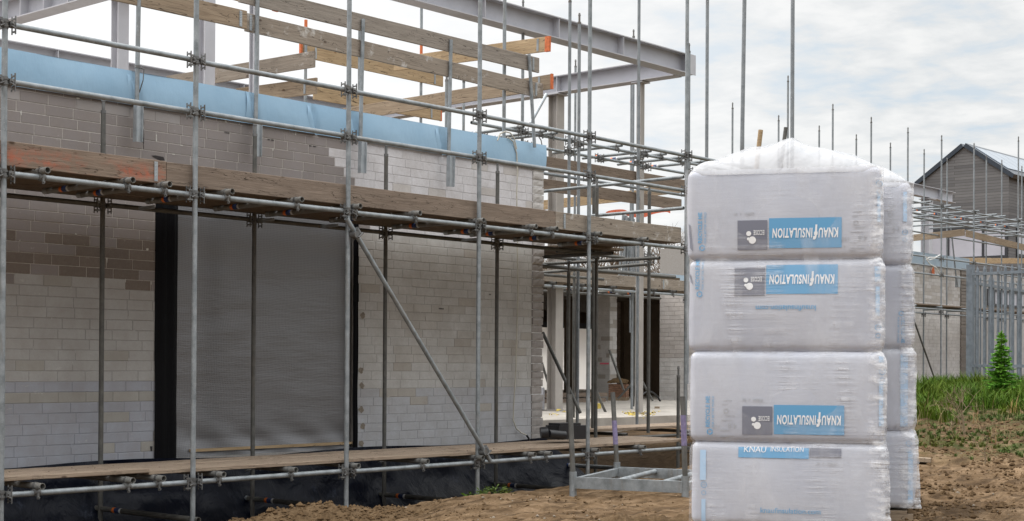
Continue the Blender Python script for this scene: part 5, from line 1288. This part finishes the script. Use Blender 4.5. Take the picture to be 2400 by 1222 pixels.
sty = {3: [logo((1729, 517, 1799, 587), (1803, 510, 1973, 583)), recycle(1646, 582), data(2004, 540), batch(1745, 502), strip(2056, 455, 2064, 520), icon(2061, 430), corner_print(1613, 525, 590)],
       2: [logo((1722, 627, 1793, 694), (1796, 620, 1964, 690)), url(1842, 722, True), recycle(1640, 690), strip(2050, 625, 2064, 660), strip(2052, 672, 2062, 740), icon(2058, 768), corner_print(1613, 640, 668)],
       1: [logo((1740, 953, 1811, 1019), (1814, 951, 1979, 1018)), recycle(1664, 1012), data(1700, 980), batch(1765, 937), strip(2060, 895, 2072, 1000), icon(2068, 872), strip(2060, 835, 2072, 850)],
       0: [logo((1898, 1047, 1972, 1071), (1731, 1047, 1896, 1072), False), url(1853, 1198, False), strip(1641, 1055, 1655, 1125), icon(1650, 1136), strip(1644, 1170, 1654, 1222), batch(1938, 1086)]}
lab = {3: 'topmost front insulation pack, logo upside down with a data table right of it', 2: 'second front insulation pack from the top, logo upside down above a blue web address', 1: 'third front insulation pack from the top, logo upside down with data table at its left', 0: 'lowest front insulation pack, upright web address, logo cut by its top edge'}
offs = {3: (-.012, .0), 2: (.0, .01), 1: (.012, .0), 0: (.022, .01)}
for k in range(4):
    H = zs[k+1]-zs[k]; make_pack(bs(base1, zs[k], *offs[k]), H, lab[k], sty[k], k)
sty2 = {3: [data(2085, 520), strip(2117, 450, 2126, 520), icon(2121, 545)], 2: [recycle(2112, 735, False, .9), ], 1: [strip(2110, 830, 2128, 1000)], 0: [icon(2130, 1040), strip(2128, 1055, 2140, 1180)]}
lab2 = {3: 'topmost insulation pack of the rear stack, behind the front stack', 2: 'second insulation pack of the rear stack with a vertical recycling text', 1: 'third insulation pack of the rear stack with a tall pale blue strip', 0: 'lowest insulation pack of the rear stack with round icon near its top'}
zs2 = [-.95, -.43, .125, .69, 1.25]
for k in range(4):
    H = zs2[k+1]-zs2[k]; make_pack(bs(base2, zs2[k], -.01+.012*(3-k)), H, lab2[k], sty2[k], 10+k)
# wooden pallets
for bse, z, lb in ((base1, -1.1, 'low wooden pallet under the front insulation stack'), (base2, -1.07, 'low wooden pallet under the rear insulation stack')):
    t = thing('wooden_pallet', lb, 'pallet', None, bs(bse, z), Matrix(((rx.x, inw.x, 0), (rx.y, inw.y, 0), (0, 0, 1))).to_quaternion())
    for y in (-.5, 0, .5):
        b = MB(); b.box((-.58, y-.05, .0), (.60, y+.05, .075)); b.build('runner', M['wood_mid'], t)
    b = MB()
    for k in range(7): b.box((-.58+.17*k, -.55, .076), (-.46+.17*k, .55, .1))
    b.build('slat', M['wood_mid'], t)
# stretch film hugging each stack, with crinkled right-hand corner, and the milky cover on top
def film(bse, zs_, off0, label, seed, flare):
    t = thing('stretch_film', label, 'stretch film', 'clear films round the insulation stacks', (bse.x, bse.y, zs_[0]), Matrix(((rx.x, inw.x, 0), (rx.y, inw.y, 0), (0, 0, 1))).to_quaternion())
    HT = zs_[-1]-zs_[0]; NE = 22.
    def fn(u, v):
        z = HT*v; a = 2*math.pi*u; cx_, sy_ = math.cos(a), math.sin(a)
        p = max(abs(cx_), abs(sy_)); s = (abs(cx_)**NE+abs(sy_)**NE)**(-1/NE)
        zz = z+zs_[0]; dmin = min(abs(zz-q) for q in zs_[1:-1]); pinch = .022*math.exp(-(dmin/.035)**2)
        x = cx_*s; y = sy_*s
        corner = (min(abs(x), abs(y)))**14
        kk = [i for i in range(4) if zs_[i] <= zz+1e-6][-1]; shx = (offs[kk][0] if flare else -.01+.012*(3-kk))
        o_ = .020-pinch*.9+.006*noise.noise(Vector((x*2, y*2, z*2.2+seed)))*(.3+corner)
        cr = (corner if x > 0 else corner*.25)*.018*noise.noise(Vector((x*4, y*4, z*13+seed))) + (corner if x > 0 else corner*.2)*.009*noise.noise(Vector((x*9, y*9, z*42+seed)))
        fl = 0
        if x > .5 and y < .2: fl = .05*math.exp(-z/.25)*corner+.018*corner
        X = x*(PW/2+o_+cr+fl)+shx; Y = y*(PD/2+o_+cr)
        return (X, Y, z*1.0)
    # denser where the corners are
    NU, NV = 260, 250
    def warp(u): k = u*8; i = int(k) % 8; f_ = k-int(k); return (i+f_)/8
    vs, fs = grid_mesh(lambda u, v: fn(warp(u), v), NU, NV); b = MB(); b.add(vs, fs, True); o = b.build('side_film', M['wrap'], t)
    at_ = o.data.attributes.new('crinkle', 'FLOAT', 'POINT'); arr = []
    for p_ in vs:
        x, y, z = p_; zz = z+zs_[0]; dm = min(abs(zz-q) for q in zs_[1:]); e_ = hs((x-(PW/2-.10))/.07) if y < 0 or x > PW/2-.02 else 0; e2 = 0
        arr.append(min(1, max(e_, e2)*.75+.10*math.exp(-(dm/.02)**2)))
    at_.data.foreach_set('value', arr)
    def top(u, v):
        x = (u-.5)*2; y = (v-.5)*2; r = max(abs(x), abs(y)); e = (1-abs(x)**6)**.8*(1-abs(y)**4)**.6 if r < 1 else 0
        rg = (.09*math.exp(-((x-.06)/.10)**2)+.11*math.exp(-((x-.1)/.5)**2))*(1-.6*abs(y)) if flare else .06
        h = e*(.10+rg*.55+.05*noise.noise(Vector((x*1.6, y*1.6, seed)))+.05*abs(noise.noise(Vector((x*2.2+y*2, y*1.4, seed+4)))) + .006*noise.noise(Vector((x*9, y*5, seed+7))))
        if flare: h += e*(.07*max(0, 1-abs(x+.05)/.75))
        X = x*(PW/2+.012)+offs[3][0]; Y = y*(PD/2+.012)
        cxr = (abs(x)**9+abs(y)**9)**(1/9); 
        if cxr > 1: X = X/cxr; Y = Y/cxr
        return (X, Y, HT-.035+h+(.03*(1-r**8) if r < 1 else 0))
    vs, fs = grid_mesh(top, 110, 90); b = MB(); b.add(vs, fs, True); b.build('top_cover', M['wrap_top'], t)
    if flare:
        b = MB(); fr = [Vector((.04, -.45, HT+.10)), Vector((.045, -.2, HT+.20)), Vector((.05, .1, HT+.235))]
    return t
film(base1, zs, 0, 'clear stretch film with peaked milky cover round the front insulation stack', 1, True)
film(base2, zs2, 0, 'clear stretch film with low milky cover round the rear insulation stack', 5, False)

# ------------------------------------------------------------------ soil mound, clods, stones
def heap(cx_, cy_, rx_, ry_, h, label, seed, n=70, rot=YAW-math.pi/2):
    """heap on a lat/depth footprint"""
    def fn(u, v):
        a = (u-.5)*2; c = (v-.5)*2; r = math.hypot(a, c); P = R0*(a*rx_)+F0*(c*ry_)
        x, y = cx_+P.x, cy_+P.y; prof = max(0, 1-r*r)**1.2; g0 = ground_z(x, y)-.03
        k = .55+.55*noise.noise(Vector((x*1.3, y*1.3, seed)))
        z = g0+prof*h*(.6+.8*k)+prof**.3*(.05*noise.noise(Vector((x*7, y*7, seed)))+.035*abs(noise.noise(Vector((x*16, y*16, seed))))+.02*noise.noise(Vector((x*34, y*34, seed))))*(1 if prof > .02 else 0)
        return (x, y, z-(0.05 if r > .98 else 0))
    vs, fs = grid_mesh(fn, n*2, n); b = MB(); b.add(vs, fs, True)
    o = b.build('soil_mound', M['soil']); tag(o, label, 'soil mound'); return fn
q = at(690, 1198, 12.6); mound = heap(q.x, q.y, 1.2, .8, .21, 'crumbly brown soil mound in front of the black sheeting', 2)
q2 = at(1560, 1215, 10.6); m2 = heap(q2.x, q2.y, .8, .5, .07, 'low churned soil ridge left of the insulation foot', 4, 50)
def clods(label, place, n, s0, s1, mt, seed, nm='soil_clods'):
    rnd = random.Random(seed); b = MB()
    for _ in range(n):
        x, y, z = place(rnd); s = rnd.uniform(s0, s1)*(.5+rnd.random()**3); vs = []
        for dx, dy, dz in ((1,0,0),(-1,0,0),(0,1,0),(0,-1,0),(0,0,1),(0,0,-1)):
            vs.append((x+s*dx*rnd.uniform(.6, 1.2)+s*.25*rnd.uniform(-1, 1), y+s*dy*rnd.uniform(.6, 1.2)+s*.25*rnd.uniform(-1, 1), z+s*.3+s*dz*rnd.uniform(.5, .9)))
        b.add(vs, [(0, 2, 4), (2, 1, 4), (1, 3, 4), (3, 0, 4), (2, 0, 5), (1, 2, 5), (3, 1, 5), (0, 3, 5)])
    o = b.build(nm, M[mt]); tag(o, label, 'soil clods' if 'clod' in nm else 'stones'); o['kind'] = 'stuff'
def pm(rnd):
    while True:
        u, v = rnd.random(), rnd.random()
        if (u*2-1)**2+(v*2-1)**2 < .95: return mound(u, v)
clods('loose clods of brown soil on the mound before the black sheeting', pm, 2600, .006, .03, 'clod', 21)
def pg(rnd):
    k = rnd.uniform(-.30, .34); D = rnd.uniform(9.6, 15.); P = (F0+R0*k)*D
    if P.y > 10.9: P = P*(10.5/P.y)
    if noise.noise(Vector((P.x*1.4, P.y*1.4, 40))) < .02 and rnd.random() < .85: return pg(rnd)
    return (P.x, P.y, ground_z(P.x, P.y))
clods('small soil crumbs strewn over the sand', pg, 3200, .004, .02, 'clod', 22)
clods('small pale stones strewn over the sand', pg, 420, .005, .018, 'stone', 23, 'sand_stones')
def pr_(rnd):
    k = rnd.uniform(.24, .36); D = rnd.uniform(9.8, 17.5); P = (F0+R0*k)*D
    if noise.noise(Vector((P.x*1.6, P.y*1.6, 50))) < .0 and rnd.random() < .88: return pr_(rnd)
    return (P.x, P.y, ground_z(P.x, P.y))
clods('dark soil crumbs on the sand right of the insulation', pr_, 2200, .004, .028, 'clod', 24)
q = onZ(2160, 1092, -.9); b = MB(); b.box((-.18, -.08, 0), (.2, .08, .035)); o = b.build('offcut_board', M['wood_mid']); o.location = (q.x, q.y, ground_z(q.x, q.y)+.005); o.rotation_euler = (.05, .04, .4); tag(o, 'small board offcut on the sand right of the insulation', 'offcut')

# ------------------------------------------------------------------ plants
def tuft(b, x, y, z, h, n, rnd, w=.006, spread=.5):
    for _ in range(n):
        a = rnd.uniform(0, 6.283); l = rnd.uniform(.05, spread)*h; hh = h*rnd.uniform(.5, 1.1); r0 = rnd.uniform(0, .3)*h; x0, y0 = x+r0*math.cos(a*3), y+r0*math.sin(a*3)
        dx, dy = math.cos(a), math.sin(a); ww = w*rnd.uniform(.6, 1.4); px_, py_ = -dy*ww, dx*ww
        m1 = (x0+dx*l*.35, y0+dy*l*.35, z+hh*.6); tp = (x0+dx*l, y0+dy*l, z+hh)
        b.add([(x0-px_, y0-py_, z-.02), (x0+px_, y0+py_, z-.02), (m1[0]+px_*.8, m1[1]+py_*.8, m1[2]), (m1[0]-px_*.8, m1[1]-py_*.8, m1[2]), tp], [(0, 1, 2, 3), (3, 2, 4)])
rnd = random.Random(31); b = MB()
for _ in range(3600):
    k = rnd.uniform(.255, .375); D = rnd.uniform(16.6, 27.5)
    if D < 18.2 and noise.noise(Vector((k*40, D, 2))) < .0: continue
    P = (F0+R0*k)*D
    if noise.noise(Vector((P.x*.8, P.y*.8, 0))) < (-.12 if D > 19 else .02): continue
    h = rnd.uniform(.06, .24)*(1+1.1*max(0, noise.noise(Vector((P.x*.9, P.y*.9, 4))))); tuft(b, P.x, P.y, ground_z(P.x, P.y), h, 14, rnd, .006, 1.0)
o = b.build('grass', M['grass']); tag(o, 'lush green grass growing in front of the palisade fence', 'grass'); o['kind'] = 'stuff'
b = MB()
for _ in range(900):
    k = rnd.uniform(.255, .36); D = rnd.uniform(13.6, 18.6) ; P = (F0+R0*k)*D; g_ = green(P.x, P.y)
    if rnd.random() > g_*.9+.05 or noise.noise(Vector((P.x*1.1, P.y*1.1, 9))) < -.05: continue
    tuft(b, P.x, P.y, ground_z(P.x, P.y), rnd.uniform(.02, .06), 16, rnd, .005, 1.6)
o = b.build('ground_weeds', M['weed']); tag(o, 'low weeds and moss patches on the sand right of the insulation', 'weeds'); o['kind'] = 'stuff'
b = MB()
for _ in range(45):
    k = rnd.uniform(.27, .36); D = rnd.uniform(14.8, 19.5); P = (F0+R0*k)*D; tuft(b, P.x, P.y, ground_z(P.x, P.y), rnd.uniform(.1, .3), 5, rnd, .003, .8)
o = b.build('dry_stems', M['dry_grass']); tag(o, 'dry brown stems standing among the weeds at the right', 'dry stems'); o['kind'] = 'stuff'
# conifer
def leafquad(b, p, d, l, w, rnd):
    s = d.cross(Vector((rnd.uniform(-1, 1), rnd.uniform(-1, 1), rnd.uniform(-1, 1)))).normalized()*w
    b.add([p-s*.3, p+d*l*.5-s, p+d*l, p+d*l*.5+s], [(0, 1, 2, 3)])
p = onZ(2347, 940, -.47); gz = ground_z(p.x, p.y); Hc = (940-783)/FPX*21.2
t = thing('conifer', 'small bright green conifer standing before the palisade fence', 'conifer', None, (p.x, p.y, gz)); b = MB(); b.cyl((0, 0, -.05), (0, 0, Hc*.97), .013, .003, 8); 
cb_ = MB(); rnd = random.Random(5); z = .06
while z < Hc*.97:
    fr = z/Hc; Rr = .235*(1-fr)**.85+.015; nb = 14 if fr < .8 else 8; a0 = rnd.uniform(0, 6)
    for k in range(nb):
        a = a0+6.283*k/nb+rnd.uniform(-.25, .25); L = Rr*rnd.choice((.45, .75, .95, 1.0, 1.25))*rnd.uniform(.8, 1.1); d = Vector((math.cos(a), math.sin(a), rnd.uniform(-.1, .35))).normalized(); s0 = Vector((0, 0, z+rnd.uniform(-.02, .02)))
        b.cyl(s0, s0+d*L, .0035, .001, 4, False); n_ = int(L/.012)+2
        for i in range(n_):
            q = s0+d*L*(i+.5)/n_; q.z -= .02*(i/n_)**2
            for sgn in (-1, 1):
                sd_ = (d.cross(Vector((0, 0, 1)))*sgn+d*.9+Vector((0, 0, rnd.uniform(-.1, .5)))).normalized(); leafquad(cb_, q, sd_, rnd.uniform(.035, .07)*(1.1-fr*.4), .010, rnd)
    z += .024+.03*rnd.random()
for _ in range(40): q = Vector((0, 0, Hc*rnd.uniform(.9, 1.0))); leafquad(cb_, q, Vector((rnd.uniform(-.4, .4), rnd.uniform(-.4, .4), 1)).normalized(), .05, .006, rnd)
b.build('trunk', M['bark'], t); cb_.build('crown', M['conifer'], t)
# weeds at the foot of the fourth front post
def leafy(px, py, z, rad, h, label, n, seed, mt='weed'):
    rnd = random.Random(seed); p = onZ(px, py, z); gz = ground_z(p.x, p.y); t = thing('weed_plant', label, 'weed', None, (p.x, p.y, gz)); b = MB()
    for _ in range(n):
        a = rnd.uniform(0, 6.283); r_ = rad*math.sqrt(rnd.random()); zz = h*rnd.random()*(1-.5*r_/rad); q = Vector((r_*math.cos(a), r_*math.sin(a), zz)); d = Vector((math.cos(a)+rnd.uniform(-.5, .5), math.sin(a)+rnd.uniform(-.5, .5), rnd.uniform(-.1, 1.))).normalized(); leafquad(b, q, d, rnd.uniform(.02, .06), rnd.uniform(.004, .012), rnd)
    b.build('leaves', M[mt], t)
leafy(1160, 1184, -1.42, .17, .17, 'low leafy weed right of the fourth front post', 420, 3)
leafy(1108, 1189, -1.45, .10, .10, 'small grass tuft left of the fourth front post foot', 140, 4, 'grass')
# bare shrubs of twigs
def twiggy(b, p, d, L, r_, depth, rnd, spread=.6, up=.15):
    if depth == 0 or L < .02: return
    q = p+d*L; b.cyl(p, q, r_, r_*.65, 5 if depth > 2 else 3, False)
    for _ in range(rnd.choice((2, 2, 3)) if depth > 1 else 0):
        nd_ = (d+Vector((rnd.gauss(0, spread), rnd.gauss(0, spread), rnd.gauss(up, spread*.6)))).normalized(); twiggy(b, p+d*L*rnd.uniform(.6, 1), nd_, L*rnd.uniform(.55, .85), r_*.62, depth-1, rnd, spread, up)
for k, (px, py, D, L, lb) in enumerate(((2262, 1010, 15.6, .24, 'bare dry shrub on the weedy strip right of the insulation'), (2310, 1090, 13.4, .15, 'pale bare twig sticking up from the sand edge'), (2220, 1020, 15.8, .13, 'small bare twig left of the dry shrub'))):
    p = at(px, py, D); gz = ground_z(p.x, p.y); t = thing('bare_shrub', lb, 'shrub', None, (p.x, p.y, gz)); b = MB(); rnd = random.Random(60+k)
    for _ in range(3 if k == 0 else 1): twiggy(b, Vector((0, 0, -.02)), Vector((rnd.uniform(-.5, .5), rnd.uniform(-.5, .5), 1)).normalized(), L, .008, 5, rnd)
    b.build('twigs', M['twig'], t)
# bare trees beyond the recess
G7 = 'bare trees beyond the recess'
for k, (px, D, yt, lb) in enumerate(((1290, 62, 470, 'bare tree showing between the wall corner and the pale column'), (1400, 66, 425, 'bare tree behind the fifth front post'), (1440, 58, 455, 'bare tree behind the brown guard boards'), (1555, 64, 490, 'bare tree left of the wrapped insulation'), (1345, 75, 440, 'farther bare tree behind the short posts'), (1500, 78, 470, 'farther bare tree behind the twin posts'), (1595, 72, 480, 'farther bare tree at the last front post'))):
    p = at(px, 860, D); zt_ = at(px, yt, D).z; t = thing('bare_tree', lb, 'tree', G7, (p.x, p.y, -1)); rnd = random.Random(80+k); H = zt_+1
    b = MB(); b.cyl((0, 0, -.1), (0, 0, H*.42), .16, .11, 8); b.build('trunk', M['bark'], t)
    b = MB()
    for _ in range(5): twiggy(b, Vector((0, 0, H*rnd.uniform(.25, .42))), Vector((rnd.uniform(-.7, .7), rnd.uniform(-.7, .7), 1)).normalized(), H*.2, .07, 6, rnd, .45, .12)
    b.build('crown', M['bark'], t)
# low far hedge line closing the horizon
b = MB(); rnd = random.Random(77)
for _ in range(9000):
    k = rnd.uniform(-.1, .45); D = rnd.uniform(118, 125); P = (F0+R0*k)*D; z = -1+rnd.random()**1.3*(2.6+.9*noise.noise(Vector((k*30, 0, 0)))); s = rnd.uniform(.15, .4)
    d = Vector((rnd.uniform(-1, 1), rnd.uniform(-1, 1), rnd.uniform(-1, 1))).normalized(); leafquad(b, Vector((P.x, P.y, z)), d, s, s*.4, rnd)
o = b.build('far_hedge', M['hedge']); tag(o, 'dark far hedge line on the horizon behind the buildings', 'hedge'); o['kind'] = 'stuff'
bpy.context.view_layer.update()
